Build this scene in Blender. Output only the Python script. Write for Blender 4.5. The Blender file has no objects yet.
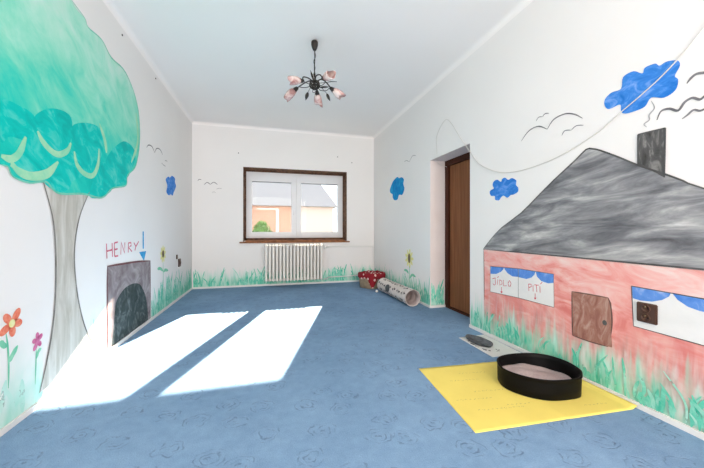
import bpy, bmesh, math, random
from mathutils import Vector, Matrix, noise as mnoise
random.seed(7)
C = bpy.context.scene.collection
PI = math.pi
# ------------------------------------------------------------------ camera
F = 305.0; CH = 1.035; YAW = math.atan(83 / 305); HY = 230.5
S, K = math.sin(YAW), math.cos(YAW)
cam = bpy.data.cameras.new('camera'); cam.sensor_width = 36; cam.lens = F * 36 / 704
cam.shift_y = -(234 - HY) / 704; cam.clip_start = 0.02
co = bpy.data.objects.new('camera', cam); C.objects.link(co)
co.location = (0, 0, CH); co.rotation_euler = (PI / 2, 0, -YAW)
bpy.context.scene.camera = co
# ------------------------------------------------------------------ world, lights, exposure
w = bpy.data.worlds.new('world'); bpy.context.scene.world = w; w.use_nodes = True
bg = w.node_tree.nodes['Background']; bg.inputs[0].default_value = (0.90, 0.95, 1.0, 1); bg.inputs[1].default_value = 2.1
sun = bpy.data.lights.new('sun', 'SUN'); sun.energy = 60; sun.angle = math.radians(0.6); sun.color = (1.0, 0.84, 0.67)
so = bpy.data.objects.new('sun', sun); C.objects.link(so); so.location = (3, 10, 6)
so.rotation_euler = Vector((-0.32, -1, -0.49)).to_track_quat('-Z', 'Y').to_euler()
ar = bpy.data.lights.new('rear_fill', 'AREA'); ar.shape = 'RECTANGLE'; ar.size = 2.9; ar.size_y = 2.2  # fill lamp added behind the camera to brighten the room
ar.energy = 258; ar.color = (1.0, 0.86, 0.755)
ao = bpy.data.objects.new('rear_fill', ar); C.objects.link(ao); ao.location = (0.385, -3.30, 1.6)
ao.rotation_euler = (PI / 2 + math.radians(10), 0, 0)
vs = bpy.context.scene.view_settings
vs.view_transform = 'Standard'; vs.look = 'None'; vs.gamma = 1; vs.use_curve_mapping = False; vs.exposure = 0.0
# ------------------------------------------------------------------ room measures
XL, XR, YB, YR, H = -1.31, 2.08, 5.93, -3.2, 2.96

# ------------------------------------------------------------------ object helpers
def tag(o, label=None, cat=None, group=None, kind=None):
    if label: o['label'] = label
    if cat: o['category'] = cat
    if group: o['group'] = group
    if kind: o['kind'] = kind
    return o

def thing(name, label, cat, loc=(0, 0, 0), group=None, rz=0):
    o = bpy.data.objects.new(name, None); C.objects.link(o); o.location = loc
    o.rotation_euler = (0, 0, rz); o.empty_display_size = 0.1
    return tag(o, label, cat, group)

def obj(name, bm, mat, parent=None, origin=None, smooth=False):
    """bm in world coordinates; shifted to origin (parent's world base, or own centre)"""
    if origin is None:
        origin = Vector((0, 0, 0)) if parent is None else (world_of(parent))
    origin = Vector(origin)
    for v in bm.verts: v.co -= origin
    me = bpy.data.meshes.new(name); bm.to_mesh(me); bm.free()
    for m in (mat if isinstance(mat, (list, tuple)) else [mat]): me.materials.append(m)
    if smooth:
        for p in me.polygons: p.use_smooth = True
    o = bpy.data.objects.new(name, me); C.objects.link(o)
    if parent is not None: o.parent = parent
    else: o.location = origin
    return o

def world_of(o):
    l = Vector(o.location)
    while o.parent: o = o.parent; l = l + Vector(o.location)
    return l

def box(bm, x0, x1, y0, y1, z0, z1, mi=0):
    vs_ = [bm.verts.new(p) for p in [(x0,y0,z0),(x1,y0,z0),(x1,y1,z0),(x0,y1,z0),(x0,y0,z1),(x1,y0,z1),(x1,y1,z1),(x0,y1,z1)]]
    for f in [(0,3,2,1),(4,5,6,7),(0,1,5,4),(1,2,6,5),(2,3,7,6),(3,0,4,7)]:
        fc = bm.faces.new([vs_[i] for i in f]); fc.material_index = mi
    return vs_

def rbox(bm, x0, x1, y0, y1, z0, z1, r=0.005, mi=0):
    t = bmesh.new(); box(t, x0, x1, y0, y1, z0, z1, mi)
    bmesh.ops.bevel(t, geom=t.edges[:], offset=r, segments=2, affect='EDGES')
    merge(bm, t)

def merge(bm, t):
    me = bpy.data.meshes.new('t'); t.to_mesh(me); t.free(); bm.from_mesh(me); bpy.data.meshes.remove(me)

def cr(pts, n=8, closed=False):
    """Catmull-Rom through points of any dimension"""
    P = [Vector(p) for p in pts]; out = []; m = len(P)
    rng = range(m) if closed else range(m - 1)
    for i in rng:
        if closed: a, b, c, d = P[(i-1) % m], P[i], P[(i+1) % m], P[(i+2) % m]
        else: a, b, c, d = P[max(i-1, 0)], P[i], P[i+1], P[min(i+2, m-1)]
        for k in range(n):
            t = k / n
            out.append(0.5 * ((2*b) + (c-a)*t + (2*a-5*b+4*c-d)*t*t + (3*b-a-3*c+d)*t*t*t))
    if not closed: out.append(P[-1])
    return out

def tube(bm, pts, r, seg=10, caps=True, mi=0):
    P = [Vector(p) for p in pts]; rings = []; up = None
    for i, p in enumerate(P):
        d = (P[min(i+1, len(P)-1)] - P[max(i-1, 0)]).normalized()
        if up is None: up = Vector((0, 0, 1)) if abs(d.z) < 0.9 else Vector((1, 0, 0))
        s = d.cross(up).normalized(); up = s.cross(d).normalized()
        rr = r[i] if isinstance(r, (list, tuple)) else r
        rings.append([bm.verts.new(p + (s*math.cos(2*PI*k/seg) + up*math.sin(2*PI*k/seg))*rr) for k in range(seg)])
    for a, b in zip(rings, rings[1:]):
        for k in range(seg):
            f = bm.faces.new((a[k], a[(k+1) % seg], b[(k+1) % seg], b[k])); f.material_index = mi; f.smooth = True
    if caps:
        bm.faces.new(rings[0][::-1]).material_index = mi; bm.faces.new(rings[-1]).material_index = mi
    return rings

def lathe(bm, prof, M, seg=20, wob=None, mi=0):
    rings = []
    for j, (r, z) in enumerate(prof):
        rings.append([bm.verts.new(M @ Vector((r*(1+(wob(j, k) if wob else 0))*math.cos(2*PI*k/seg), r*(1+(wob(j, k) if wob else 0))*math.sin(2*PI*k/seg), z))) for k in range(seg)])
    for a, b in zip(rings, rings[1:]):
        for k in range(seg):
            f = bm.faces.new((a[k], a[(k+1) % seg], b[(k+1) % seg], b[k])); f.material_index = mi; f.smooth = True

# ------------------------------------------------------------------ materials
def mat(name, col, rough=0.6, metal=0.0, bump=0, bscale=50, var=0.0, vscale=5, spec=0.3, trans=0):
    m = bpy.data.materials.new(name); m.use_nodes = True; nt = m.node_tree; b = nt.nodes['Principled BSDF']
    b.inputs['Base Color'].default_value = (*col, 1); b.inputs['Roughness'].default_value = rough
    b.inputs['Metallic'].default_value = metal; b.inputs['Specular IOR Level'].default_value = spec
    if trans: b.inputs['Transmission Weight'].default_value = trans
    tc = nt.nodes.new('ShaderNodeTexCoord')
    if var:
        n = nt.nodes.new('ShaderNodeTexNoise'); n.inputs['Scale'].default_value = vscale; n.inputs['Detail'].default_value = 5
        nt.links.new(tc.outputs['Object'], n.inputs['Vector'])
        r = nt.nodes.new('ShaderNodeValToRGB'); r.color_ramp.elements[0].position = 0.3; r.color_ramp.elements[1].position = 0.7
        r.color_ramp.elements[0].color = (*[c*(1-var) for c in col], 1); r.color_ramp.elements[1].color = (*[min(1, c*(1+var)) for c in col], 1)
        nt.links.new(n.outputs['Fac'], r.inputs[0]); nt.links.new(r.outputs[0], b.inputs['Base Color'])
    if bump:
        n = nt.nodes.new('ShaderNodeTexNoise'); n.inputs['Scale'].default_value = bscale; n.inputs['Detail'].default_value = 4
        nt.links.new(tc.outputs['Object'], n.inputs['Vector'])
        bp = nt.nodes.new('ShaderNodeBump'); bp.inputs['Strength'].default_value = bump; bp.inputs['Distance'].default_value = 0.004
        nt.links.new(n.outputs['Fac'], bp.inputs['Height']); nt.links.new(bp.outputs[0], b.inputs['Normal'])
    return m

def math_n(nt, op, a, b=None, clamp=False):
    n = nt.nodes.new('ShaderNodeMath'); n.operation = op; n.use_clamp = clamp
    for i, x in enumerate((a, b)):
        if x is None: continue
        if isinstance(x, (int, float)): n.inputs[i].default_value = x
        else: nt.links.new(x, n.inputs[i])
    return n.outputs[0]

def paint(name, stops, scale=(6, 6), rot=0, detail=6, dist=0.6, grad=None, fade=None, alpha_noise=None, nscale=1.0, washes=()):
    """brushed watercolour on plaster; UV are metres on the wall.
    stops: [(pos, rgb)]; grad=(v0, v1, weight) pigment changes with height; fade=(v_mid, amp, soft, sign)"""
    m = bpy.data.materials.new(name); m.use_nodes = True; nt = m.node_tree; b = nt.nodes['Principled BSDF']
    b.inputs['Roughness'].default_value = 0.75; b.inputs['Specular IOR Level'].default_value = 0.15
    uv = nt.nodes.new('ShaderNodeUVMap'); uv.uv_map = 'UVMap'
    mp = nt.nodes.new('ShaderNodeMapping'); mp.inputs['Scale'].default_value = (scale[0], scale[1], 1)
    mr = nt.nodes.new('ShaderNodeMapping'); mr.inputs['Rotation'].default_value = (0, 0, rot)
    nt.links.new(uv.outputs[0], mr.inputs[0]); nt.links.new(mr.outputs[0], mp.inputs[0])
    n = nt.nodes.new('ShaderNodeTexNoise'); n.inputs['Scale'].default_value = nscale; n.inputs['Detail'].default_value = detail
    n.inputs['Roughness'].default_value = 0.62; n.inputs['Distortion'].default_value = dist
    nt.links.new(mp.outputs[0], n.inputs['Vector']); fac = n.outputs['Fac']
    sep = nt.nodes.new('ShaderNodeSeparateXYZ'); nt.links.new(uv.outputs[0], sep.inputs[0])
    if grad:
        v0, v1, wt = grad
        g = math_n(nt, 'DIVIDE', math_n(nt, 'SUBTRACT', sep.outputs[1], v0), v1 - v0, True)
        fac = math_n(nt, 'ADD', math_n(nt, 'MULTIPLY', fac, 1 - wt), math_n(nt, 'MULTIPLY', g, wt))
    r = nt.nodes.new('ShaderNodeValToRGB'); e = r.color_ramp.elements
    e[0].position, e[0].color = stops[0][0], (*stops[0][1], 1); e[1].position, e[1].color = stops[-1][0], (*stops[-1][1], 1)
    for p, c in stops[1:-1]:
        x = e.new(p); x.color = (*c, 1)
    nt.links.new(fac, r.inputs[0]); col = r.outputs[0]
    for wi, (c_lo, c_hi, (wm, wa, wsoft), (nlo, nhi, (sx, sy))) in enumerate(washes):
        def nz(sx_, sy_, loc):
            n_ = nt.nodes.new('ShaderNodeTexNoise'); n_.inputs['Scale'].default_value = 1; n_.inputs['Detail'].default_value = 6; n_.inputs['Distortion'].default_value = 0.4
            m_ = nt.nodes.new('ShaderNodeMapping'); m_.inputs['Scale'].default_value = (sx_, sy_, 1); m_.inputs['Location'].default_value = loc
            nt.links.new(uv.outputs[0], m_.inputs[0]); nt.links.new(m_.outputs[0], n_.inputs['Vector']); return n_.outputs['Fac']
        edge = math_n(nt, 'ADD', math_n(nt, 'SUBTRACT', wm, sep.outputs[1]), math_n(nt, 'MULTIPLY', math_n(nt, 'SUBTRACT', nz(sx*2, sy*0.5, (wi*5, 1, 0)), 0.5), wa))
        ha = math_n(nt, 'ADD', math_n(nt, 'DIVIDE', edge, wsoft), 0.5, True)
        q_ = nt.nodes.new('ShaderNodeMapRange'); q_.inputs[1].default_value = 0.36; q_.inputs[2].default_value = 0.64; q_.inputs[3].default_value = nlo; q_.inputs[4].default_value = nhi
        nt.links.new(nz(sx, sy, (3, wi*7, 0)), q_.inputs[0])
        cm = nt.nodes.new('ShaderNodeMix'); cm.data_type = 'RGBA'; cm.inputs[6].default_value = (*c_lo, 1); cm.inputs[7].default_value = (*c_hi, 1)
        q2_ = nt.nodes.new('ShaderNodeMapRange'); q2_.inputs[1].default_value = 0.38; q2_.inputs[2].default_value = 0.62; nt.links.new(nz(sx*1.3, sy*1.3, (9, wi*3, 0)), q2_.inputs[0]); nt.links.new(q2_.outputs[0], cm.inputs[0])
        mx_ = nt.nodes.new('ShaderNodeMix'); mx_.data_type = 'RGBA'; nt.links.new(math_n(nt, 'MULTIPLY', ha, q_.outputs[0]), mx_.inputs[0]); nt.links.new(col, mx_.inputs[6]); nt.links.new(cm.outputs[2], mx_.inputs[7])
        col = mx_.outputs[2]
    nt.links.new(col, b.inputs['Base Color'])
    al = None
    if fade:
        mid, amp, soft, sign = fade
        n2 = nt.nodes.new('ShaderNodeTexNoise'); n2.inputs['Scale'].default_value = 1; n2.inputs['Detail'].default_value = 4
        mp2 = nt.nodes.new('ShaderNodeMapping'); mp2.inputs['Scale'].default_value = (28, 4, 1)
        nt.links.new(uv.outputs[0], mp2.inputs[0]); nt.links.new(mp2.outputs[0], n2.inputs['Vector'])
        d = math_n(nt, 'ADD', math_n(nt, 'SUBTRACT', sep.outputs[1], mid), math_n(nt, 'MULTIPLY', math_n(nt, 'SUBTRACT', n2.outputs['Fac'], 0.5), amp))
        al = math_n(nt, 'ADD', math_n(nt, 'MULTIPLY', d, sign / soft), 0.5, True)
    if alpha_noise:
        lo, hi, (sx, sy) = alpha_noise
        n3 = nt.nodes.new('ShaderNodeTexNoise'); n3.inputs['Scale'].default_value = 1; n3.inputs['Detail'].default_value = 5
        mp3 = nt.nodes.new('ShaderNodeMapping'); mp3.inputs['Scale'].default_value = (sx, sy, 1); mp3.inputs['Location'].default_value = (3.3, 7.1, 0)
        nt.links.new(uv.outputs[0], mp3.inputs[0]); nt.links.new(mp3.outputs[0], n3.inputs['Vector'])
        q = nt.nodes.new('ShaderNodeMapRange'); T_ = 0.60 - 0.25*(lo+hi); q.inputs[1].default_value = T_; q.inputs[2].default_value = T_ + 0.035
        nt.links.new(n3.outputs['Fac'], q.inputs[0])
        al = math_n(nt, 'MULTIPLY', al, q.outputs[0]) if al is not None else q.outputs[0]
    if al is not None: nt.links.new(al, b.inputs['Alpha'])
    return m

def wall_mat():
    m = mat('white_wall_paint', (0.83, 0.82, 0.81), 0.85, bump=0.12, bscale=30, var=0.015, vscale=1.3, spec=0.1); return m
M_wall = wall_mat()
M_ceil = mat('ceiling_paint', (0.93, 0.905, 0.89), 0.9, bump=0.08, bscale=20, var=0.01, vscale=1, spec=0.1)
M_trim = mat('painted_skirting', (0.80, 0.80, 0.79), 0.6, var=0.03)
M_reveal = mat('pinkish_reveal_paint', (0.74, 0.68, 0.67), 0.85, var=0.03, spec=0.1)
M_pvc = mat('white_window_plastic', (0.80, 0.82, 0.85), 0.35)
M_gasket = mat('grey_gasket', (0.20, 0.21, 0.23), 0.6)
M_raw = mat('raw_brown_masonry', (0.13, 0.065, 0.04), 0.95, bump=0.9, bscale=60, var=0.65, vscale=22)
M_sill = mat('red_brown_sill', (0.26, 0.11, 0.05), 0.7, bump=0.3, bscale=60, var=0.45, vscale=14)
M_rad = mat('cream_radiator_enamel', (0.78, 0.76, 0.72), 0.4, var=0.03)
M_pipe = mat('white_pipe_paint', (0.78, 0.79, 0.77), 0.5)
M_iron = mat('dark_bronze_iron', (0.035, 0.030, 0.028), 0.5, metal=0.3)
M_black = mat('black_plastic', (0.0025, 0.0025, 0.003), 0.5, spec=0.12)
M_litter = mat('pink_beige_litter', (0.52, 0.43, 0.42), 1.0, bump=1.0, bscale=250, var=0.12, vscale=120)
M_brownplastic = mat('brown_socket_plastic', (0.075, 0.035, 0.022), 0.35)
M_darkhole = mat('dark_socket_hole', (0.01, 0.008, 0.007), 0.6)
M_brass = mat('brass_pin', (0.5, 0.38, 0.2), 0.3, metal=1)
M_wire = mat('beige_cable', (0.66, 0.65, 0.62), 0.5)
M_orange = mat('peach_render', (0.64, 0.37, 0.28), 0.9, var=0.04, vscale=1)
M_cream = mat('cream_render', (0.70, 0.58, 0.55), 0.9)
M_groof = mat('grey_roof_tiles', (0.37, 0.36, 0.37), 0.8, bump=0.1, bscale=8, var=0.02, vscale=3)
M_leafout = mat('bush_leaves', (0.10, 0.22, 0.06), 0.8, var=0.5, vscale=8)
M_groundout = mat('dull_yard_lawn', (0.06, 0.075, 0.045), 0.9, var=0.1, vscale=1)
M_whiteout = mat('white_render_band', (0.8, 0.78, 0.75), 0.8)
M_fur = mat('grey_felt', (0.10, 0.105, 0.11), 1.0, bump=0.8, bscale=200)
M_whiteboard = mat('white_glossy_board', (0.72, 0.73, 0.72), 0.35, var=0.03)
M_greydish = mat('charcoal_dish', (0.085, 0.095, 0.105), 0.6, var=0.5, vscale=25)
M_ink = mat('grey_pencil', (0.20, 0.20, 0.10), 0.9)

def door_mat():
    m = bpy.data.materials.new('brown_wood_veneer'); m.use_nodes = True; nt = m.node_tree; b = nt.nodes['Principled BSDF']
    tc = nt.nodes.new('ShaderNodeTexCoord'); mp = nt.nodes.new('ShaderNodeMapping'); mp.inputs['Scale'].default_value = (10, 22, 1.2)
    n = nt.nodes.new('ShaderNodeTexNoise'); n.inputs['Scale'].default_value = 1.5; n.inputs['Detail'].default_value = 8
    r = nt.nodes.new('ShaderNodeValToRGB'); r.color_ramp.elements[0].position = .3; r.color_ramp.elements[1].position = .75
    r.color_ramp.elements[0].color = (0.19, 0.07, 0.03, 1); r.color_ramp.elements[1].color = (0.29, 0.115, 0.05, 1)
    nt.links.new(tc.outputs['Object'], mp.inputs[0]); nt.links.new(mp.outputs[0], n.inputs['Vector'])
    nt.links.new(n.outputs['Fac'], r.inputs[0]); nt.links.new(r.outputs[0], b.inputs['Base Color']); b.inputs['Roughness'].default_value = 0.6; b.inputs['Specular IOR Level'].default_value = 0.15
    return m
M_door = door_mat()
M_doorframe = mat('dark_brown_frame', (0.06, 0.018, 0.010), 0.6, spec=0.15, var=0.15, vscale=6)

def glass_mat():
    m = bpy.data.materials.new('window_glass'); m.use_nodes = True; nt = m.node_tree
    for n in list(nt.nodes): nt.nodes.remove(n)
    o = nt.nodes.new('ShaderNodeOutputMaterial'); t = nt.nodes.new('ShaderNodeBsdfTransparent'); g = nt.nodes.new('ShaderNodeBsdfGlossy')
    t.inputs[0].default_value = (0.96, 0.97, 0.97, 1); g.inputs['Roughness'].default_value = 0.02
    x = nt.nodes.new('ShaderNodeMixShader'); x.inputs[0].default_value = 0.004
    nt.links.new(t.outputs[0], x.inputs[1]); nt.links.new(g.outputs[0], x.inputs[2]); nt.links.new(x.outputs[0], o.inputs[0])
    return m
M_glass = glass_mat()

def shade_mat():
    m = bpy.data.materials.new('pink_marbled_glass'); m.use_nodes = True; nt = m.node_tree; b = nt.nodes['Principled BSDF']
    tc = nt.nodes.new('ShaderNodeTexCoord'); n = nt.nodes.new('ShaderNodeTexNoise'); n.inputs['Scale'].default_value = 14; n.inputs['Detail'].default_value = 4; n.inputs['Distortion'].default_value = 0.8
    r = nt.nodes.new('ShaderNodeValToRGB'); e = r.color_ramp.elements
    e[0].position = .35; e[0].color = (0.40, 0.19, 0.18, 1); e[1].position = .62; e[1].color = (0.72, 0.60, 0.57, 1)
    x = e.new(.5); x.color = (0.56, 0.38, 0.36, 1)
    nt.links.new(tc.outputs['Object'], n.inputs['Vector']); nt.links.new(n.outputs['Fac'], r.inputs[0]); nt.links.new(r.outputs[0], b.inputs['Base Color'])
    b.inputs['Roughness'].default_value = 0.25; b.inputs['Subsurface Weight'].default_value = 0.0
    return m
M_shade = shade_mat()

def carpet_mat():
    m = bpy.data.materials.new('blue_rose_carpet'); m.use_nodes = True; nt = m.node_tree; b = nt.nodes['Principled BSDF']; L = nt.links.new
    b.inputs['Roughness'].default_value = 0.95; b.inputs['Specular IOR Level'].default_value = 0.1
    tc = nt.nodes.new('ShaderNodeTexCoord'); P = tc.outputs['Object']
    fine = nt.nodes.new('ShaderNodeTexNoise'); fine.inputs['Scale'].default_value = 170; fine.inputs['Detail'].default_value = 3; L(P, fine.inputs['Vector'])
    big = nt.nodes.new('ShaderNodeTexNoise'); big.inputs['Scale'].default_value = 1.6; big.inputs['Detail'].default_value = 6; L(P, big.inputs['Vector'])
    mid = nt.nodes.new('ShaderNodeTexNoise'); mid.inputs['Scale'].default_value = 14; mid.inputs['Detail'].default_value = 6; mid.inputs['Roughness'].default_value = .7; L(P, mid.inputs['Vector'])
    # rose motif: distance and angle inside loosely ordered voronoi cells
    wn = nt.nodes.new('ShaderNodeTexNoise'); wn.inputs['Scale'].default_value = 16; wn.inputs['Detail'].default_value = 2; L(P, wn.inputs['Vector'])
    sc = nt.nodes.new('ShaderNodeVectorMath'); sc.operation = 'SCALE'; sc.inputs['Scale'].default_value = 0.075
    sb = nt.nodes.new('ShaderNodeVectorMath'); sb.operation = 'SUBTRACT'; sb.inputs[1].default_value = (.5, .5, .5)
    ad = nt.nodes.new('ShaderNodeVectorMath'); ad.operation = 'ADD'
    L(wn.outputs['Color'], sb.inputs[0]); L(sb.outputs[0], sc.inputs[0]); L(P, ad.inputs[0]); L(sc.outputs[0], ad.inputs[1])
    mp = nt.nodes.new('ShaderNodeMapping'); mp.inputs['Scale'].default_value = (4.1, 5.0, 0); mp.inputs['Rotation'].default_value = (0, 0, 0.5); L(ad.outputs[0], mp.inputs[0])
    v = nt.nodes.new('ShaderNodeTexVoronoi'); v.voronoi_dimensions = '2D'; v.inputs['Scale'].default_value = 1; v.inputs['Randomness'].default_value = 0.55; L(mp.outputs[0], v.inputs['Vector'])
    d = v.outputs['Distance']
    ring = math_n(nt, 'SINE', math_n(nt, 'MULTIPLY', d, 52.0))
    ring = math_n(nt, 'MULTIPLY', math_n(nt, 'SUBTRACT', ring, 0.35), 2.2, True)
    inside = math_n(nt, 'MULTIPLY', math_n(nt, 'SUBTRACT', 0.33, d), 14, True)
    br = nt.nodes.new('ShaderNodeTexNoise'); br.inputs['Scale'].default_value = 22; L(P, br.inputs['Vector'])
    broken = math_n(nt, 'MULTIPLY', math_n(nt, 'SUBTRACT', br.outputs['Fac'], 0.42), 6, True)
    rose = math_n(nt, 'MULTIPLY', math_n(nt, 'MULTIPLY', ring, inside), broken)
    t = math_n(nt, 'ADD', math_n(nt, 'MULTIPLY', fine.outputs['Fac'], 0.30), math_n(nt, 'ADD', math_n(nt, 'MULTIPLY', big.outputs['Fac'], 0.35), math_n(nt, 'MULTIPLY', mid.outputs['Fac'], 0.35)))
    r = nt.nodes.new('ShaderNodeValToRGB'); e = r.color_ramp.elements
    e[0].position = .34; e[0].color = (0.138, 0.245, 0.395, 1); e[1].position = .66; e[1].color = (0.245, 0.39, 0.57, 1)
    L(t, r.inputs[0])
    mx = nt.nodes.new('ShaderNodeMix'); mx.data_type = 'RGBA'; L(math_n(nt, 'MULTIPLY', rose, 0.42), mx.inputs[0]); L(r.outputs[0], mx.inputs[6])
    mx.inputs[7].default_value = (0.07, 0.09, 0.13, 1); L(mx.outputs[2], b.inputs['Base Color'])
    bp = nt.nodes.new('ShaderNodeBump'); bp.inputs['Strength'].default_value = 0.5; bp.inputs['Distance'].default_value = 0.004
    L(math_n(nt, 'SUBTRACT', fine.outputs['Fac'], rose), bp.inputs['Height']); L(bp.outputs[0], b.inputs['Normal'])
    return m
M_carpet = carpet_mat()

def dotted(name, base, dot, scale, rad, bump=0.4, rnd=0.5):
    m = bpy.data.materials.new(name); m.use_nodes = True; nt = m.node_tree; b = nt.nodes['Principled BSDF']; b.inputs['Roughness'].default_value = 0.9
    tc = nt.nodes.new('ShaderNodeTexCoord'); v = nt.nodes.new('ShaderNodeTexVoronoi'); v.inputs['Scale'].default_value = scale; v.inputs['Randomness'].default_value = rnd
    nt.links.new(tc.outputs['Object'], v.inputs['Vector'])
    k = math_n(nt, 'LESS_THAN', v.outputs['Distance'], rad)
    mx = nt.nodes.new('ShaderNodeMix'); mx.data_type = 'RGBA'; nt.links.new(k, mx.inputs[0])
    mx.inputs[6].default_value = (*base, 1); mx.inputs[7].default_value = (*dot, 1); nt.links.new(mx.outputs[2], b.inputs['Base Color'])
    n = nt.nodes.new('ShaderNodeTexNoise'); n.inputs['Scale'].default_value = 25; nt.links.new(tc.outputs['Object'], n.inputs['Vector'])
    bp = nt.nodes.new('ShaderNodeBump'); bp.inputs['Strength'].default_value = bump; bp.inputs['Distance'].default_value = 0.02
    nt.links.new(n.outputs['Fac'], bp.inputs['Height']); nt.links.new(bp.outputs[0], b.inputs['Normal'])
    return m
M_reddot = dotted('red_dotted_cloth', (0.25, 0.006, 0.015), (0.75, 0.55, 0.52), 14, 0.31, rnd=0.9)
M_burlap = mat('tan_burlap', (0.29, 0.23, 0.16), 1.0, bump=0.5, bscale=150, var=0.15, vscale=20)
M_tunnel = mat('cream_crinkle_fabric', (0.66, 0.60, 0.57), 0.85, bump=0.6, bscale=25, var=0.06, vscale=12)
M_tunnelin = mat('pinkish_tunnel_lining', (0.58, 0.50, 0.49), 0.85, bump=0.8, bscale=25, var=0.12, vscale=20)
M_paw = mat('charcoal_paw_print', (0.05, 0.05, 0.05), 0.9)
M_yellow = mat('yellow_sheet', (0.80, 0.66, 0.16), 0.8, bump=0.25, bscale=6, var=0.06, vscale=3)
M_ball = mat('white_toy_ball', (0.75, 0.75, 0.74), 0.5)

# paints of the murals
green_stops = [(0.30, (0.03, 0.42, 0.28)), (0.5, (0.12, 0.58, 0.42)), (0.72, (0.45, 0.76, 0.64))]
WALLC = [(0.3, (0.82, 0.81, 0.80)), (0.7, (0.83, 0.82, 0.81))]
G0, G1, G2 = (0.06, 0.50, 0.34), (0.26, 0.70, 0.54), (0.55, 0.80, 0.71)
P_wash_L = paint('pale_mint_wash', WALLC, washes=[((0.40, 0.76, 0.66), (0.66, 0.83, 0.77), (0.26, 0.5, 0.30), (0.6, 1.0, (4, 3))), ((0.25, 0.68, 0.52), G2, (0.10, 0.3, 0.2), (0.0, 0.8, (12, 3)))])
P_wash_B = paint('green_wash_back', WALLC, washes=[(G1, G2, (0.23, 0.36, 0.20), (0.40, 1.0, (12, 3))), (G0, G1, (0.14, 0.30, 0.12), (0.1, 1.0, (20, 4)))])
wR = [(G1, G2, (0.22, 0.55, 0.16), (0.35, 1.0, (12, 3))), (G0, G1, (0.14, 0.42, 0.12), (0.0, 1.0, (16, 4)))]
P_wash_R = paint('green_wash_right', WALLC, washes=wR)
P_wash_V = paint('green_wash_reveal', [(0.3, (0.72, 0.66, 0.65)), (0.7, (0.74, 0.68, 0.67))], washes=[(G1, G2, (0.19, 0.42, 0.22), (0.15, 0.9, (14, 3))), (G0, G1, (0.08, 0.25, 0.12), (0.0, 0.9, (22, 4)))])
P_blade = paint('green_blade_strokes', [(0.34, (0.05, 0.48, 0.33)), (0.48, (0.16, 0.62, 0.46)), (0.66, (0.46, 0.77, 0.66))], (5, 5), alpha_noise=(0.1, 0.85, (26, 12)))
P_blade_pale = paint('mint_blade_strokes', [(0.3, (0.34, 0.72, 0.60)), (0.7, (0.62, 0.82, 0.76))], (5, 5), alpha_noise=(0.0, 0.8, (16, 9)))
P_crown = paint('turquoise_crown_paint', [(0.22, (0.0, 0.50, 0.43)), (0.34, (0.01, 0.60, 0.50)), (0.43, (0.11, 0.67, 0.51)), (0.53, (0.24, 0.73, 0.56)), (0.65, (0.42, 0.79, 0.65)), (0.77, (0.63, 0.83, 0.75))],
                (2.8, 4.8), rot=0.7, dist=0.6, detail=9, grad=(1.45, 2.55, 0.40))
P_lobe = paint('deep_turquoise_lobe', [(0.34, (0.0, 0.45, 0.40)), (0.52, (0.0, 0.57, 0.50)), (0.66, (0.10, 0.65, 0.56)), (0.78, (0.40, 0.75, 0.67))], (5, 9), rot=0.5, dist=0.7)
P_scallop = paint('yellow_green_stroke', [(0.3, (0.22, 0.66, 0.44)), (0.7, (0.46, 0.77, 0.50))], (8, 8), alpha_noise=(0.55, 1.0, (14, 14)))
P_edge = paint('dark_turquoise_outline', [(0.3, (0.10, 0.54, 0.40)), (0.7, (0.30, 0.70, 0.55))], (8, 8), alpha_noise=(0.3, 1.0, (9, 9)))
P_trunk = paint('grey_beige_trunk', [(0.3, (0.42, 0.40, 0.34)), (0.5, (0.54, 0.52, 0.47)), (0.7, (0.68, 0.67, 0.63))], (16, 2.5), dist=0.8)
P_trunkline = paint('dark_trunk_outline', [(0.3, (0.12, 0.11, 0.10)), (0.7, (0.32, 0.31, 0.29))], (8, 8), alpha_noise=(0.2, 1, (9, 9)))
P_roof = paint('grey_roof_brushwork', [(0.30, (0.085, 0.085, 0.095)), (0.42, (0.17, 0.175, 0.19)), (0.51, (0.255, 0.26, 0.275)), (0.60, (0.38, 0.385, 0.39)), (0.70, (0.60, 0.60, 0.60))], (2.6, 12), rot=0.12, detail=10, dist=0.45)
P_rooflight = paint('light_roof_brushwork', [(0.35, (0.30, 0.30, 0.31)), (0.65, (0.55, 0.55, 0.55))], (4, 14), alpha_noise=(0, 1, (4, 22)))
P_chim = paint('charcoal_chimney_brushwork', [(0.3, (0.035, 0.035, 0.035)), (0.5, (0.10, 0.10, 0.10)), (0.72, (0.36, 0.35, 0.34))], (22, 5), dist=1.2)
P_dark = paint('dark_outline_paint', [(0.3, (0.05, 0.05, 0.05)), (0.7, (0.13, 0.13, 0.13))], (9, 9), alpha_noise=(0.35, 1, (20, 20)))
P_brownline = paint('dark_brown_outline', [(0.3, (0.07, 0.04, 0.035)), (0.7, (0.20, 0.12, 0.10))], (9, 9), alpha_noise=(0.5, 1, (20, 20)))
P_facade = paint('pink_facade_brushwork', [(0.34, (0.72, 0.22, 0.20)), (0.45, (0.80, 0.34, 0.31)), (0.55, (0.82, 0.46, 0.43)), (0.65, (0.82, 0.60, 0.57)), (0.76, (0.80, 0.71, 0.69))], (3.0, 8), rot=-0.12, detail=8, dist=1.4, grad=(0.25, 0.85, 0.12),
    washes=[((0.66, 0.17, 0.16), (0.72, 0.34, 0.31), (0.50, 0.35, 0.22), (0.0, 0.75, (9, 3))), ((0.45, 0.30, 0.27), (0.78, 0.72, 0.69), (0.33, 0.30, 0.14), (0.0, 0.85, (16, 3)))] + wR)
P_white = paint('white_patch_paint', [(0.3, (0.74, 0.75, 0.75)), (0.7, (0.82, 0.82, 0.82))], (6, 6))
P_blue = paint('blue_curtain_paint', [(0.3, (0.06, 0.20, 0.62)), (0.55, (0.13, 0.30, 0.72)), (0.75, (0.38, 0.50, 0.78))], (14, 9), dist=1.0)
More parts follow.
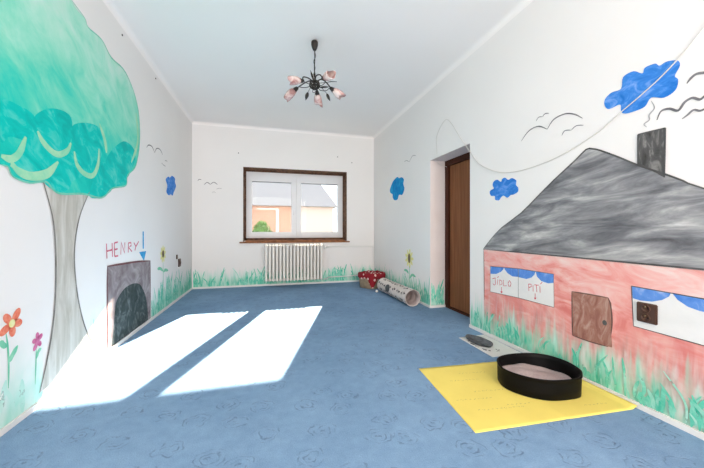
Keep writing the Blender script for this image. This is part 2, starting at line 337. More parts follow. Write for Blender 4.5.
P_cloud = paint('cobalt_cloud_paint', [(0.32, (0.015, 0.16, 0.58)), (0.52, (0.05, 0.24, 0.70)), (0.70, (0.20, 0.38, 0.80))], (9, 13), dist=1.5)
P_cloud2 = paint('cyan_blue_cloud_paint', [(0.32, (0.0, 0.17, 0.50)), (0.52, (0.0, 0.27, 0.62)), (0.72, (0.05, 0.45, 0.66))], (6, 6), dist=1.5)
P_doorp = paint('brown_door_brushwork', [(0.3, (0.24, 0.09, 0.07)), (0.5, (0.36, 0.18, 0.14)), (0.7, (0.52, 0.36, 0.30))], (16, 7), dist=1.3)
P_red = paint('red_letter_paint', [(0.3, (0.55, 0.02, 0.05)), (0.7, (0.65, 0.08, 0.12))], (30, 30), alpha_noise=(0.55, 1, (40, 40)))
P_pinkred = paint('pink_red_letter_paint', [(0.3, (0.55, 0.05, 0.12)), (0.7, (0.72, 0.25, 0.32))], (20, 20), alpha_noise=(0.5, 1, (30, 30)))
P_arrow = paint('bright_blue_arrow_paint', [(0.3, (0.02, 0.25, 0.55)), (0.7, (0.10, 0.45, 0.75))], (12, 12))
P_tunnelwall = paint('mauve_grey_stone_paint', [(0.3, (0.17, 0.13, 0.14)), (0.5, (0.27, 0.23, 0.24)), (0.7, (0.42, 0.38, 0.38))], (5, 5), dist=1.2)
P_tunnelhole = paint('black_tunnel_paint', [(0.3, (0.02, 0.03, 0.03)), (0.52, (0.05, 0.065, 0.065)), (0.75, (0.19, 0.22, 0.22))], (9, 7), dist=1.5)
P_maroon = paint('maroon_edge_paint', [(0.3, (0.10, 0.03, 0.035)), (0.7, (0.25, 0.12, 0.12))], (9, 9), alpha_noise=(0.3, 1, (14, 14)))
P_petal = paint('orange_red_petal', [(0.3, (0.72, 0.12, 0.06)), (0.7, (0.85, 0.33, 0.22))], (30, 30))
P_petal2 = paint('magenta_petal', [(0.3, (0.50, 0.07, 0.22)), (0.7, (0.68, 0.25, 0.42))], (30, 30))
P_yel = paint('yellow_petal', [(0.3, (0.76, 0.72, 0.20)), (0.7, (0.83, 0.81, 0.50))], (20, 20), alpha_noise=(0.55, 1, (20, 20)))
P_seed = paint('olive_seed_head', [(0.3, (0.10, 0.08, 0.05)), (0.7, (0.22, 0.18, 0.12))], (30, 30))
P_stem = paint('green_stem_paint', [(0.3, (0.10, 0.50, 0.32)), (0.7, (0.32, 0.68, 0.48))], (20, 10))
P_bird = paint('thin_grey_bird_paint', [(0.3, (0.10, 0.10, 0.11)), (0.7, (0.26, 0.26, 0.28))], (9, 9), alpha_noise=(0.4, 1, (25, 25)))
P_birdpale = paint('faded_grey_bird_paint', [(0.3, (0.32, 0.32, 0.33)), (0.7, (0.48, 0.48, 0.48))], (9, 9), alpha_noise=(0.3, 1, (25, 25)))

# ------------------------------------------------------------------ wall planes (u, v in metres on the plane)
def ray(px, py):
    X = (px - 352) / F; return (X*K + S, K - X*S, (HY - py) / F)
def L(px, py): r = ray(px, py); t = XL / r[0]; return (r[1]*t, CH + r[2]*t)
def R(px, py): r = ray(px, py); t = XR / r[0]; return (r[1]*t, CH + r[2]*t)
def B(px, py): r = ray(px, py); t = YB / r[1]; return (r[0]*t, CH + r[2]*t)
AT = {'L': L, 'R': R, 'B': B}
def on(plane, u, v, off):
    if plane == 'L': return Vector((XL + off, u, v))
    if plane == 'R': return Vector((XR - off, u, v))
    if plane == 'B': return Vector((u, YB - off, v))
    if plane == 'V': return Vector((u, 3.6565 - off, v))      # far reveal of the doorway
def zoomed(ox, oy, s, pts): return [(ox + x/s, oy + y/s) for x, y in pts]
LAY = 0.0005
def add_poly(bm, plane, uv, layer, mi=0):
    uvl = bm.loops.layers.uv.get('UVMap') or bm.loops.layers.uv.new('UVMap')
    vs_ = [bm.verts.new(on(plane, p[0], p[1], 0.0012 + layer*LAY)) for p in uv]
    f = bm.faces.new(vs_); f.material_index = mi
    for lp, p in zip(f.loops, uv): lp[uvl].uv = (p[0], p[1])
    return f
def add_stroke(bm, plane, uv, w, layer, taper=0.35, mi=0, uo=0):
    uvl = bm.loops.layers.uv.get('UVMap') or bm.loops.layers.uv.new('UVMap')
    P = [Vector((p[0], p[1])) for p in uv]; n = len(P); prev = None
    for i, p in enumerate(P):
        d = P[min(i+1, n-1)] - P[max(i-1, 0)]
        if d.length < 1e-7: d = Vector((0, 1))
        d.normalize(); s = Vector((-d.y, d.x)); t = i/(n-1)
        ww = w/2 * (taper + (1-taper)*min(1, 4*min(t, 1-t) + 0.05))
        a, b = p + s*ww, p - s*ww
        va, vb = (bm.verts.new(on(plane, q.x, q.y, 0.0012 + layer*LAY + i*8e-6)) for q in (a, b))
        if prev:
            f = bm.faces.new((prev[0], prev[1], vb, va)); f.material_index = mi
            for lp, q in zip(f.loops, (prev[2], prev[3], b, a)): lp[uvl].uv = (q.x + uo, q.y)
        prev = (va, vb, a, b)
def poly_bm(plane, uv, layer, smooth=0):
    bm = bmesh.new(); uv = [Vector((p[0], p[1])) for p in uv]
    if smooth: uv = cr(uv, smooth, True)
    add_poly(bm, plane, uv, layer); bm.normal_update(); bmesh.ops.triangulate(bm, faces=bm.faces[:]); return bm
def strokes_bm(plane, lines, w, layer, n=6, taper=0.35):
    bm = bmesh.new()
    for l in lines: add_stroke(bm, plane, cr([Vector(p) for p in l], n) if n > 1 else l, w, layer, taper)
    return bm
def px(plane, pts): return [AT[plane](*p) for p in pts]
def solo(name, bm, m, label, cat, group=None):
    c = Vector(); 
    for v in bm.verts: c += v.co
    c /= len(bm.verts); c.z = min(v.co.z for v in bm.verts)
    return tag(obj(name, bm, m, origin=c), label, cat, group)

# ================================================================== STRUCTURE
def struct(name, bm, m, parent=None):
    o = obj(name, bm, m, parent)
    if parent is None: o['kind'] = 'structure'
    return o
bm = bmesh.new(); box(bm, XL-0.3, XR+0.42, YR-0.3, YB+0.42, -0.2, 0); struct('floor', bm, M_carpet)
bm = bmesh.new(); box(bm, XL-0.3, XR+0.42, YR-0.3, YB+0.42, H, H+0.2); struct('ceiling', bm, M_ceil)
bm = bmesh.new(); box(bm, XL-0.3, XL, YR-0.3, YB+0.42, 0, H); struct('wall_left', bm, M_wall)
# back wall with window opening
WX0, WX1, WZ0, WZ1 = -0.458, 1.505, 0.83, 2.205
YO = YB + 0.42
bm = bmesh.new()
box(bm, XL, WX0, YB, YO, 0, H); box(bm, WX1, XR+0.42, YB, YO, 0, H)
box(bm, WX0, WX1, YB, YO, 0, WZ0-0.02); box(bm, WX0, WX1, YB, YO, WZ1, H); struct('wall_back', bm, M_wall)
# right wall with door recess
DY0, DY1, DZ, XD = 2.824, 3.66, 1.973, 2.30
bm = bmesh.new()
box(bm, XR, XR+0.42, YR-0.3, DY0, 0, H); box(bm, XR, XR+0.42, DY1, YB, 0, H); box(bm, XR, XR+0.42, DY0, DY1, DZ, H)
struct('wall_right', bm, M_wall)
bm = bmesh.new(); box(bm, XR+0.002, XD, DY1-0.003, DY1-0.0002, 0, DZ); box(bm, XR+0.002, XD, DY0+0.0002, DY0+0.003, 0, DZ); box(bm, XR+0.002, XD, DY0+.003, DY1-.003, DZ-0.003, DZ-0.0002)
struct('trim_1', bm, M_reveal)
# unseen rear wall behind the camera, opening added to let the fill lamp in
RX0, RX1, RZ0, RZ1 = -1.15, 1.92, 0.40, 2.80
bm = bmesh.new()
box(bm, XL, RX0, YR-0.3, YR, 0, H); box(bm, RX1, XR, YR-0.3, YR, 0, H); box(bm, RX0, RX1, YR-0.3, YR, 0, RZ0); box(bm, RX0, RX1, YR-0.3, YR, RZ1, H)
struct('wall_rear', bm, M_wall)
# cove between walls and ceiling
def cove(name, p0, p1, inward):
    bm = bmesh.new(); r = 0.05; p0, p1, n = Vector(p0), Vector(p1), Vector(inward); prof = []
    for k in range(7):
        a = PI/2*k/6; prof.append((r*(1-math.cos(a)), r*(1-math.sin(a))))   # (in from wall, down from ceiling)
    rows = [[bm.verts.new(p + n*(i+0.0005) - Vector((0, 0, d+0.0005))) for i, d in prof] for p in (p0, p1)]
    for k in range(6):
        f = bm.faces.new((rows[0][k], rows[0][k+1], rows[1][k+1], rows[1][k])); f.smooth = True
    bmesh.ops.recalc_face_normals(bm, faces=bm.faces[:])
    struct(name, bm, M_ceil)
cove('trim_2', (XL, YR, H), (XL, YB, H), (1, 0, 0)); cove('trim_3', (XR, YR, H), (XR, YB, H), (-1, 0, 0)); cove('trim_4', (XL, YB, H), (XR, YB, H), (0, -1, 0))
# skirting strips
SH, ST = 0.03, 0.012
bm = bmesh.new(); box(bm, XL, XL+ST, YR, YB-ST, 0, SH); struct('baseboard_left', bm, M_trim)
bm = bmesh.new(); box(bm, XL, XR, YB-ST, YB, 0, SH); struct('baseboard_back', bm, M_trim)
bm = bmesh.new(); box(bm, XR-ST, XR, YR, DY0, 0, SH); box(bm, XR-ST, XR, DY1-ST, YB-ST, 0, SH); box(bm, XR, XD, DY1-ST-0.003, DY1-0.003, 0, SH)
struct('baseboard_right', bm, M_trim)

# door in the recess
d1 = bpy.data.objects.new('door_1', None); C.objects.link(d1); d1.location = (XD, (DY0+DY1)/2, 0); d1['kind'] = 'structure'
bm = bmesh.new(); fx0, fx1 = XD, XD+0.09; FW = 0.075
box(bm, fx0, fx1, DY1-FW, DY1, 0, DZ); box(bm, fx0, fx1, DY0, DY0+FW, 0, DZ); box(bm, fx0, fx1, DY0+FW, DY1-FW, DZ-FW, DZ); box(bm, fx0, fx1, DY0+FW, DY1-FW, 0, 0.02)
obj('door_frame', bm, M_doorframe, d1)
bm = bmesh.new(); rbox(bm, fx0+0.03, fx0+0.07, DY0+FW+0.002, DY1-FW-0.002, 0.024, DZ-FW-0.002, 0.003); obj('door_leaf', bm, M_door, d1)
bm = bmesh.new(); tube(bm, [(fx0+0.03, DY0+FW+0.07, 0.98), (fx0-0.02, DY0+FW+0.07, 0.98), (fx0-0.025, DY0+FW+0.09, 0.98), (fx0-0.025, DY0+FW+0.18, 0.98)], 0.009)
obj('door_handle', bm, M_brass, d1)
bm = bmesh.new(); box(bm, XD+0.1, XD+0.12, DY0, DY1, 0, DZ); struct('wall_hall', bm, M_wall)

# window
YW = 6.2
w1 = bpy.data.objects.new('window_1', None); C.objects.link(w1); w1.location = (0.53, YW, WZ0); w1['kind'] = 'structure'
def ring(bm, x0, x1, z0, z1, X0, X1, Z0, Z1, y0, y1, r=0.004):
    """frame between inner (x0..z1) and outer (X0..Z1)"""
    rbox(bm, X0, x0, y0, y1, Z0, Z1, r); rbox(bm, x1, X1, y0, y1, Z0, Z1, r)
    rbox(bm, x0-0.001, x1+0.001, y0, y1, Z0, z0, r); rbox(bm, x0-0.001, x1+0.001, y0, y1, z1, Z1, r)
FX0, FX1, FZ0, FZ1 = -0.424, 1.488, 0.888, 2.175
bm = bmesh.new(); ring(bm, FX0+0.04, FX1-0.04, FZ0+0.04, FZ1-0.05, FX0, FX1, FZ0, FZ1, YW+0.01, YW+0.08)
rbox(bm, 0.508, 0.548, YW+0.012, YW+0.078, FZ0+0.03, FZ1-0.04, 0.003); obj('window_frame', bm, M_pvc, w1)
for gx0, gx1, sx0, sx1 in ((-0.317, 0.434, FX0+0.03, 0.5265), (0.622, 1.375, 0.5295, FX1-0.03)):
    bm = bmesh.new(); ring(bm, gx0, gx1, 1.004, 1.992, sx0, sx1, FZ0+0.03, FZ1-0.035, YW-0.026, YW+0.045, 0.008)
    s = obj('sash', bm, M_pvc, w1)
    bm = bmesh.new(); ring(bm, gx0+0.004, gx1-0.004, 1.008, 1.975, gx0-0.001, gx1+0.001, 1.003, 1.993, YW+0.008, YW+0.016, 0.001); obj('gasket', bm, M_gasket, s)
    bm = bmesh.new(); box(bm, gx0, gx1, YW+0.018, YW+0.022, 1.004, 1.992); obj('pane', bm, M_glass, s)
bm = bmesh.new(); tube(bm, [(0.475, YW-0.012, 1.45), (0.475, YW-0.045, 1.45), (0.475, YW-0.05, 1.44), (0.475, YW-0.05, 1.34)], 0.008); obj('window_handle', bm, M_pvc, w1)
# raw unplastered reveal round the window
def rough_frame(name, m, y0, y1, th, amp):
    bm = bmesh.new(); N = 60
    def slab(a, b, nrm, n):
        a, b, nrm = Vector(a), Vector(b), Vector(nrm); prev = None
        for i in range(n+1):
            p = a.lerp(b, i/n); t = th + amp*mnoise.noise(p*17)
            q = [p + Vector((0, y0 + amp*0.6*mnoise.noise(p*23), 0)), p + Vector((0, y1, 0)), p + nrm*t + Vector((0, y1, 0)), p + nrm*t*0.9 + Vector((0, y0 + 0.004, 0))]
            row = [bm.verts.new(x) for x in q]
            if prev:
                for k in range(4): bm.faces.new((prev[k], prev[(k+1) % 4], row[(k+1) % 4], row[k]))
            else: bm.faces.new(row[::-1])
            prev = row
        bm.faces.new(prev)
    e = 0.0005
    slab((WX0+e, 0, WZ0), (WX0+e, 0, WZ1), (1, 0, 0), N); slab((WX1-e, 0, WZ0), (WX1-e, 0, WZ1), (-1, 0, 0), N)
    slab((WX0, 0, WZ1-e), (WX1, 0, WZ1-e), (0, 0, -1), N)
    slab((WX0, 0, WZ0-0.018), (WX1, 0, WZ0-0.018), (0, 0, 1), N)
    bmesh.ops.recalc_face_normals(bm, faces=bm.faces[:])
    struct(name, bm, m)
rough_frame('trim_5', M_raw, YB-0.002, YW+0.08, 0.010, 0.008)
bm = bmesh.new(); box(bm, WX0+0.01, WX1-0.01, YW+0.0, YW+0.075, WZ0, FZ0-0.0005); box(bm, WX0+0.01, FX0-0.0005, YW, YW+0.075, WZ0, WZ1-0.01); box(bm, FX1+0.0005, WX1-0.01, YW, YW+0.075, WZ0, WZ1-0.01); box(bm, FX0, FX1, YW, YW+0.075, FZ1+.0005, WZ1-0.01)
struct('trim_6', bm, M_raw)
bm = bmesh.new(); rbox(bm, -0.52, 1.56, YB-0.035, YB-0.001, 0.80, 0.825, 0.004); rbox(bm, WX0+0.04, WX1-0.04, YB-0.002, YW-0.012, 0.822, 0.85, 0.003); struct('window_sill', bm, M_sill)

# ================================================================== OUTSIDE
bm = bmesh.new(); box(bm, -14, 18, 6.4, 40, -0.9, -0.6); g = struct('ground', bm, M_groundout)
nb = thing('neighbour_house', 'peach and cream rendered house with a grey roof seen through the window', 'house', (1, 14, -0.6))
bm = bmesh.new(); box(bm, -5.0, 2.86, 14, 20, -0.6, 2.15); obj('wall', bm, M_orange, nb)
bm = bmesh.new(); box(bm, 0.95, 2.88, 13.96, 14.0, -0.6, 2.12); obj('cream_bay', bm, M_cream, nb)
bm = bmesh.new()
a = [(-5.3, 13.7, 2.12), (3.05, 13.7, 2.12), (3.05, 20.3, 2.12), (-5.3, 20.3, 2.12)]; t_ = [(-5.3, 17, 4.4), (2.2, 17, 4.4)]
v = [bm.verts.new(p) for p in a+t_]
for f in ((0, 1, 5, 4), (1, 2, 5), (2, 3, 4, 5), (3, 0, 4), (0, 3, 2, 1)): bm.faces.new([v[i] for i in f])
obj('roof', bm, M_groof, nb)
gt = None
bm = bmesh.new(); box(bm, -0.52, 0.42, 13.93, 14.0, 1.95, 2.02); box(bm, 0.3, 0.42, 13.93, 14.0, -0.6, 1.95); obj('door_surround', bm, M_whiteout, nb)
bm = bmesh.new(); box(bm, -0.52, 0.30, 13.97, 14.0, -0.6, 1.95); obj('garage_door', bm, M_orange, nb)
bm = bmesh.new(); rnd = random.Random(3)
for _ in range(700):
    th, ph = rnd.uniform(0, 2*PI), rnd.uniform(-0.2, PI/2); r = rnd.uniform(.75, 1.05)
    c = Vector((-0.25 + .42*r*math.cos(th)*math.cos(ph), 11 + .42*r*math.sin(th)*math.cos(ph), 0.35 + 0.95*r*math.sin(ph)))
    d1_, d2_ = Vector((rnd.uniform(-1, 1), rnd.uniform(-1, 1), rnd.uniform(-1, 1))).normalized()*.07, Vector((rnd.uniform(-1, 1), rnd.uniform(-1, 1), rnd.uniform(-1, 1))).normalized()*.045
    bm.faces.new([bm.verts.new(c+d1_), bm.verts.new(c+d2_), bm.verts.new(c-d1_), bm.verts.new(c-d2_)])
ot = bmesh.new(); bmesh.ops.create_icosphere(ot, subdivisions=3, radius=1)
for q in ot.verts: q.co = Vector((-0.25 + .38*q.co.x, 11 + .38*q.co.y, 0.35 + .85*q.co.z))
merge(bm, ot)
sb_ = thing('garden_shrub', 'green shrub in front of the peach house outside the window', 'shrub', (-0.25, 11, -0.6))
obj('foliage', bm, M_leafout, sb_)
bm = bmesh.new(); tube(bm, [(-0.25, 11, -0.6), (-0.25, 11, 0.2)], 0.05); obj('stem', bm, M_sill, sb_)

# ================================================================== MURALS: left wall
tree = thing('painted_tree', 'mural of a big turquoise tree with grey-beige trunk on left wall', 'mural', (XL, 2.5, 0.03))
crown = zoomed(0, 0, 2.125, [(150,0),(178,38),(186,58),(215,85),(235,122),(266,155),(290,220),(296,290),(288,350),(270,372),(266,394),(238,400),(215,420),(175,412),(130,412),(110,402),(95,386),(60,388),(25,375),(15,355),(0,350)])
uv = px('L', crown) + [(1.72, 1.42), (1.4, 1.5), (1.12, 1.7), (1.0, 2.1), (1.12, 2.5), (1.45, 2.76), (1.85, 2.84), (2.25, 2.80)]
trl = [(43,183),(52,217),(55,248),(55,291),(52,328),(46,362),(39,393)]; trr = [(89,192),(79,217),(74,248),(75,278),(79,306),(86,331),(96,349)]
uvt = [Vector(p) for p in cr(px('L', trl), 6)] + [Vector(p) for p in cr(px('L', trr[::-1]), 6)]
uvt = [Vector((p.x, max(p.y, SH+0.002))) for p in uvt]
tk = obj('trunk', poly_bm('L', uvt, 2), P_trunk, tree)
obj('outline', strokes_bm('L', [px('L', trl), px('L', trr)], 0.014, 4), P_trunkline, tk)
cw = obj('crown', poly_bm('L', uv, 4, 5), P_crown, tree)
lob = zoomed(0, 130, 5.85, [(60,190),(80,140),(130,60),(220,20),(230,60),(285,120),(340,150),(330,195),(290,250),(230,275),(150,272),(95,235)])
obj('leaf_lobe', poly_bm('L', px('L', lob), 4.4, 5), P_lobe, cw)
lob = zoomed(0, 130, 5.85, [(435,140),(480,110),(560,110),(590,180),(640,200),(640,250),(660,330),(620,380),(560,400),(520,380),(545,270),(490,255),(450,205)])
obj('leaf_lobe', poly_bm('L', px('L', lob), 4.7, 5), P_lobe, cw)
lob = zoomed(0, 130, 5.85, [(340,160),(400,110),(425,140),(440,210),(480,265),(420,300),(400,345),(345,365),(290,340),(255,300),(300,250)])
obj('leaf_lobe', poly_bm('L', px('L', lob), 5.0, 5), P_lobe, cw)
for qi, q in enumerate([[(0,215),(40,225),(70,245),(85,285),(60,300),(20,290),(0,300)], [(70,250),(110,230),(150,250),(145,310),(110,330),(85,300)], [(150,270),(190,262),(215,280),(215,330),(185,360),(160,330)], [(228,330),(262,300),(285,320),(282,352),(262,388),(235,396),(222,370)]]):
    obj('leaf_lobe', poly_bm('L', px('L', zoomed(0, 0, 2.125, q)), 5.4 + 0.3*qi, 5), P_lobe, cw)
sc_ = [zoomed(0, 130, 5.85, q) for q in ([(215,5),(240,60),(290,118),(340,143),(390,120),(410,75)], [(55,175),(90,230),(150,270),(230,275),(290,250),(335,185)], [(430,125),(445,200),(490,255),(540,265),(570,200),(575,110)], [(0,150),(60,170),(110,130),(145,40)])]
sc_ += [zoomed(0, 0, 2.125, q) for q in ([(210,262),(222,300),(225,325)], [(278,345),(292,300),(288,240)], [(20,350),(60,372),(100,365),(120,345)])]
for q in sc_: obj('leaf_stroke', strokes_bm('L', [px('L', q)], 0.040, 7, 4), P_scallop, cw)
obj('outline', strokes_bm('L', [px('L', crown)], 0.014, 8, 5), P_edge, cw)

tun = thing('painted_tunnel', 'mural of a dark arched tunnel mouth in a mauve grey wall', 'mural', (XL, 3.5, 0.03))
q = [(3.012, 0.032), (3.005, 0.735), (3.25, 0.727), (3.30, 0.735), (3.963, 0.69), (3.965, 0.032)]
obj('stone_wall', poly_bm('L', q, 2), P_tunnelwall, tun)
arch = px('L', zoomed(90, 220, 3.6, [(78,440),(84,390),(88,330),(95,290),(120,250),(150,230),(175,230),(190,250),(203,290),(208,350)]))
arch = [(arch[0][0], 0.034)] + [tuple(p) for p in cr(arch, 4)] + [(arch[-1][0], 0.034)]
obj('tunnel_opening', poly_bm('L', arch, 3), P_tunnelhole, tun)
obj('edge_line', strokes_bm('L', [[(3.012, 0.035), (3.006, 0.4), (3.006, 0.73)], [(3.005, 0.735), (3.25, 0.727), (3.6, 0.715), (3.963, 0.69)], [(3.963, 0.69), (3.965, 0.4), (3.965, 0.035)]], 0.018, 4), P_maroon, tun)
Z = lambda *p: zoomed(100, 225, 7.8, p)
hl = [Z((48,145),(52,262)), Z((92,140),(95,248)), Z((50,205),(93,193)), Z((110,138),(112,245)), Z((110,140),(138,133)), Z((112,192),(135,186)), Z((112,245),(140,240)),
      Z((160,230),(163,135),(190,218),(192,135)), Z((218,215),(220,140),(240,138),(242,160),(221,175),(248,208)), Z((262,138),(278,168)), Z((300,128),(278,168),(270,200))]
solo('painted_lettering', strokes_bm('L', [px('L', l) for l in hl], 0.017, 2, 1, 0.8), P_pinkred, 'pink-red hand-painted word HENRY above the tunnel on left wall', 'lettering')
bm = strokes_bm('L', [px('L', Z((335,50),(336,185)))], 0.036, 2, 4, 0.9)
add_poly(bm, 'L', px('L', Z((303,212),(358,203),(342,282))), 2)
solo('painted_arrow', bm, P_arrow, 'bright blue arrow pointing down at the painted tunnel', 'arrow')

def flower(name, plane, label, c, petals, pr, stem, leaves, P_p, P_c, cr_, group=None, sw=0.012):
    """c centre (u,v); petals: list of (angle, length)"""
    t = thing(name, label, 'mural', on(plane, c[0], SH, 0), group)
    lines = strokes_bm(plane, [stem], sw, 3); obj('stem', lines, P_stem, t)
    for l in leaves: obj('leaf', strokes_bm(plane, [l], sw*2.4, 3, 6, 0.1), P_stem, t)
    for a, ln in petals:
        bm = bmesh.new(); d = Vector((math.cos(a), math.sin(a))); n = Vector((-d.y, d.x)); cc = Vector(c)
        pts = [cc + d*(ln*0.5*(1 - math.cos(s)) + 0.002) + n*(pr*math.sin(s)*(0.7+0.3*math.sin(s/2))) for s in [2*PI*k/14 for k in range(14)]]
        add_poly(bm, plane, pts, 4); obj('petal', bm, P_p, t)
    bm = bmesh.new(); add_poly(bm, plane, [(c[0]+cr_[0]*math.cos(2*PI*k/14), c[1]+cr_[1]*math.sin(2*PI*k/14)) for k in range(14)], 6); obj('flower_centre', bm, P_c, t)
fc = L(*zoomed(0, 300, 5.2, [(58,122)])[0])
st = px('L', zoomed(0, 300, 5.2, [(28,172),(38,250),(42,350),(40,460)]))
flower('painted_flower', 'L', 'mural flower with orange-red petals and pale yellow centre on left wall', fc, [(0.9, 0.085), (2.3, 0.075), (3.6, 0.085), (4.8, 0.070), (-0.2, 0.07)], 0.024, st,
       [px('L', zoomed(0, 300, 5.2, [(42,325),(60,290),(90,235)])), px('L', zoomed(0, 300, 5.2, [(32,245),(10,232),(0,212)]))], P_petal, P_yel, (0.020, 0.022))
fc = L(*zoomed(0, 300, 5.2, [(194,212)])[0])
st = px('L', zoomed(0, 300, 5.2, [(186,252),(184,330),(180,440)]))
flower('painted_flower', 'L', 'small mural flower with magenta petals beside the tree trunk', fc, [(0.7, 0.045), (1.7, 0.050), (2.9, 0.045), (4.1, 0.058), (5.3, 0.042)], 0.016, st,
       [px('L', zoomed(0, 300, 5.2, [(184,310),(196,270),(212,250)]))], P_petal2, P_petal2, (0.012, 0.012), sw=0.009)
fc = L(162.8, 254); st = px('L', [(162.8, 262), (163, 280), (162.5, 303)])
flower('painted_sunflower', 'L', 'mural sunflower with pale yellow petals beside the tunnel', fc, [(k*2*PI/9+.2, 0.11) for k in range(9)], 0.024, st, [px('L', [(162.8, 271), (160, 268.5), (157, 269)]), px('L', [(163, 272), (165, 270), (168, 270.5)])], P_yel, P_seed, (0.042, 0.048), sw=0.016)

solo('painted_cloud', poly_bm('L', px('L', zoomed(130, 130, 5.85, [(208,290),(222,273),(232,278),(245,268),(262,283),(262,305),(268,330),(255,365),(248,384),(238,376),(226,382),(212,362),(217,325)])), 2, 5), P_cloud,
     'small upright blue cloud painted on left wall near the corner', 'mural')
solo('painted_bird', strokes_bm('L', [px('L', zoomed(130, 130, 5.85, [(95,102),(108,88),(128,98),(143,133)])), px('L', zoomed(130, 130, 5.85, [(143,133),(155,108),(175,115),(190,145)]))], 0.011, 2), P_bird, 'grey double-arc bird painted on left wall beside the tree crown', 'mural')
solo('painted_bird', strokes_bm('L', [px('L', zoomed(130, 130, 5.85, [(183,192),(198,207),(208,212)])), px('L', zoomed(130, 130, 5.85, [(203,180),(211,179),(218,187)]))], 0.010, 2), P_birdpale, 'tiny faded bird painted above the small blue cloud on left wall', 'mural')

# ================================================================== MURALS: back wall
Z = lambda *p: px('B', zoomed(130, 130, 5.85, p))
solo('painted_bird', strokes_bm('B', [Z((433,320),(452,307),(470,319)), Z((470,319),(490,306),(512,319))], 0.011, 2), P_bird, 'grey double-arc bird painted on back wall left of the window', 'mural')
solo('painted_bird', strokes_bm('B', [Z((396,296),(405,289),(418,291))], 0.010, 2), P_bird, 'short grey bird dash painted nearest the back left corner', 'mural')
solo('painted_bird', strokes_bm('B', [Z((480,366),(490,362),(503,366)), Z((505,346),(520,341),(537,343))], 0.008, 2), P_birdpale, 'faint low bird strokes under the double-arc bird on back wall', 'mural')

# ================================================================== MURALS: right wall
Z = lambda *p: px('R', p)
cz = lambda ox, oy, s, pts: px('R', zoomed(ox, oy, s, pts))
solo('painted_cloud', poly_bm('R', cz(590, 40, 3.9, [(58,255),(75,270),(118,252),(122,280),(140,287),(175,278),(215,260),(240,225),(290,225),(335,195),(345,155),(332,140),(352,100),(342,80),(300,84),(272,100),(255,92),(215,108),(205,130),(170,122),(130,145),(122,190),(85,205),(60,230)]), 2, 4), P_cloud,
     'large blue cloud painted on right wall above the house chimney', 'mural')
solo('painted_cloud', poly_bm('R', cz(480, 170, 13.4, [(132,300),(150,268),(188,246),(170,200),(190,150),(235,130),(282,158),(300,120),(340,103),(380,132),(430,108),(488,140),(485,200),(517,240),(508,295),(450,330),(415,335),(370,372),(322,345),(290,362),(255,407),(205,395),(200,350),(150,345)]), 2, 4), P_cloud,
     'lumpy medium blue cloud painted between the door and the house roof', 'mural')
solo('painted_cloud', poly_bm('R', cz(380, 170, 11.7, [(118,225),(135,175),(155,130),(200,82),(225,95),(255,84),(282,112),(274,160),(287,220),(262,290),(225,290),(205,345),(170,352),(150,320),(148,285),(122,265)]), 2, 4), P_cloud2,
     'cyan blue cloud painted on right wall between corner and doorway', 'mural')
solo('painted_bird', strokes_bm('R', [cz(500, 100, 5.2, [(112,213),(150,162),(200,137),(247,152)]), cz(500, 100, 5.2, [(247,152),(280,102),(340,72),(390,75),(430,95)])], 0.009, 2), P_bird, 'largest dark grey bird painted on right wall above the roof', 'mural')
solo('painted_bird', strokes_bm('R', [cz(500, 100, 5.2, [(189,110),(202,90),(222,87)]), cz(500, 100, 5.2, [(222,87),(236,71),(256,69)])], 0.006, 2), P_bird, 'small grey bird painted above the largest bird', 'mural')
solo('painted_bird', strokes_bm('R', [cz(500, 100, 5.2, [(322,185),(338,160),(372,157)]), cz(500, 100, 5.2, [(372,157),(398,134),(436,131)])], 0.006, 2), P_bird, 'small grey bird painted below the largest bird, by the roof peak', 'mural')
solo('painted_bird', strokes_bm('R', [cz(350, 90, 5.85, [(318,419),(332,413),(348,420)]), cz(350, 90, 5.85, [(348,420),(366,386),(386,383)])], 0.010, 2), P_birdpale, 'faded grey bird painted above the cyan cloud', 'mural')
solo('painted_smoke', strokes_bm('R', [cz(590, 40, 3.9, [(222,340),(212,328),(232,312),(232,292),(252,265),(240,238)])], 0.007, 2), P_birdpale, 'faint wisp of smoke curling up from the painted chimney', 'mural', )
solo('painted_smoke', strokes_bm('R', [cz(590, 40, 3.9, [(262,312),(278,278),(310,268),(345,275),(370,243),(400,226),(430,232),(455,215),(480,218)])], 0.012, 2), P_bird, 'long wavy grey smoke line, middle one of three right of chimney', 'mural')
solo('painted_smoke', strokes_bm('R', [cz(590, 40, 3.9, [(360,308),(382,292),(405,273),(430,276),(455,268),(480,272)])], 0.010, 2), P_bird, 'lowest wavy grey smoke line right of chimney', 'mural')
solo('painted_smoke', strokes_bm('R', [cz(590, 40, 3.9, [(379,170),(394,150),(415,133),(445,128),(480,132)])], 0.012, 2), P_bird, 'highest wavy grey smoke line right of chimney', 'mural')

hs = thing('painted_house', 'mural of a pink house with grey roof and curtained windows', 'mural', (XR, 1.5, 0.03))
fa_tl, fa_tr = R(484, 249.3), (0.33, 0.835)
fx = [(fa_tl[0], fa_tl[1]), (1.8, 0.843), (1.0, 0.838), fa_tr, (0.33, 0.034), (2.60, 0.034)]
fac = obj('facade', poly_bm('R', fx, 2), P_facade, hs)
obj('outline', strokes_bm('R', [[(fa_tl[0], fa_tl[1]), (2.598, 0.6), (2.596, 0.34)]], 0.008, 5), P_brownline, fac)
roof = cz(480, 140, 3.143, [(12,342),(35,312),(70,275),(130,230),(180,180),(235,125),(300,65),(335,30),(355,28),(380,33),(440,55),(500,80),(585,108),(640,128),(704,152)])
rf_uv = roof + [(0.6, 1.05), (0.24, 0.84)] + [(1.0, 0.842), (1.8, 0.846)]
rf = obj('roof', poly_bm('R', rf_uv, 5), P_roof, hs)
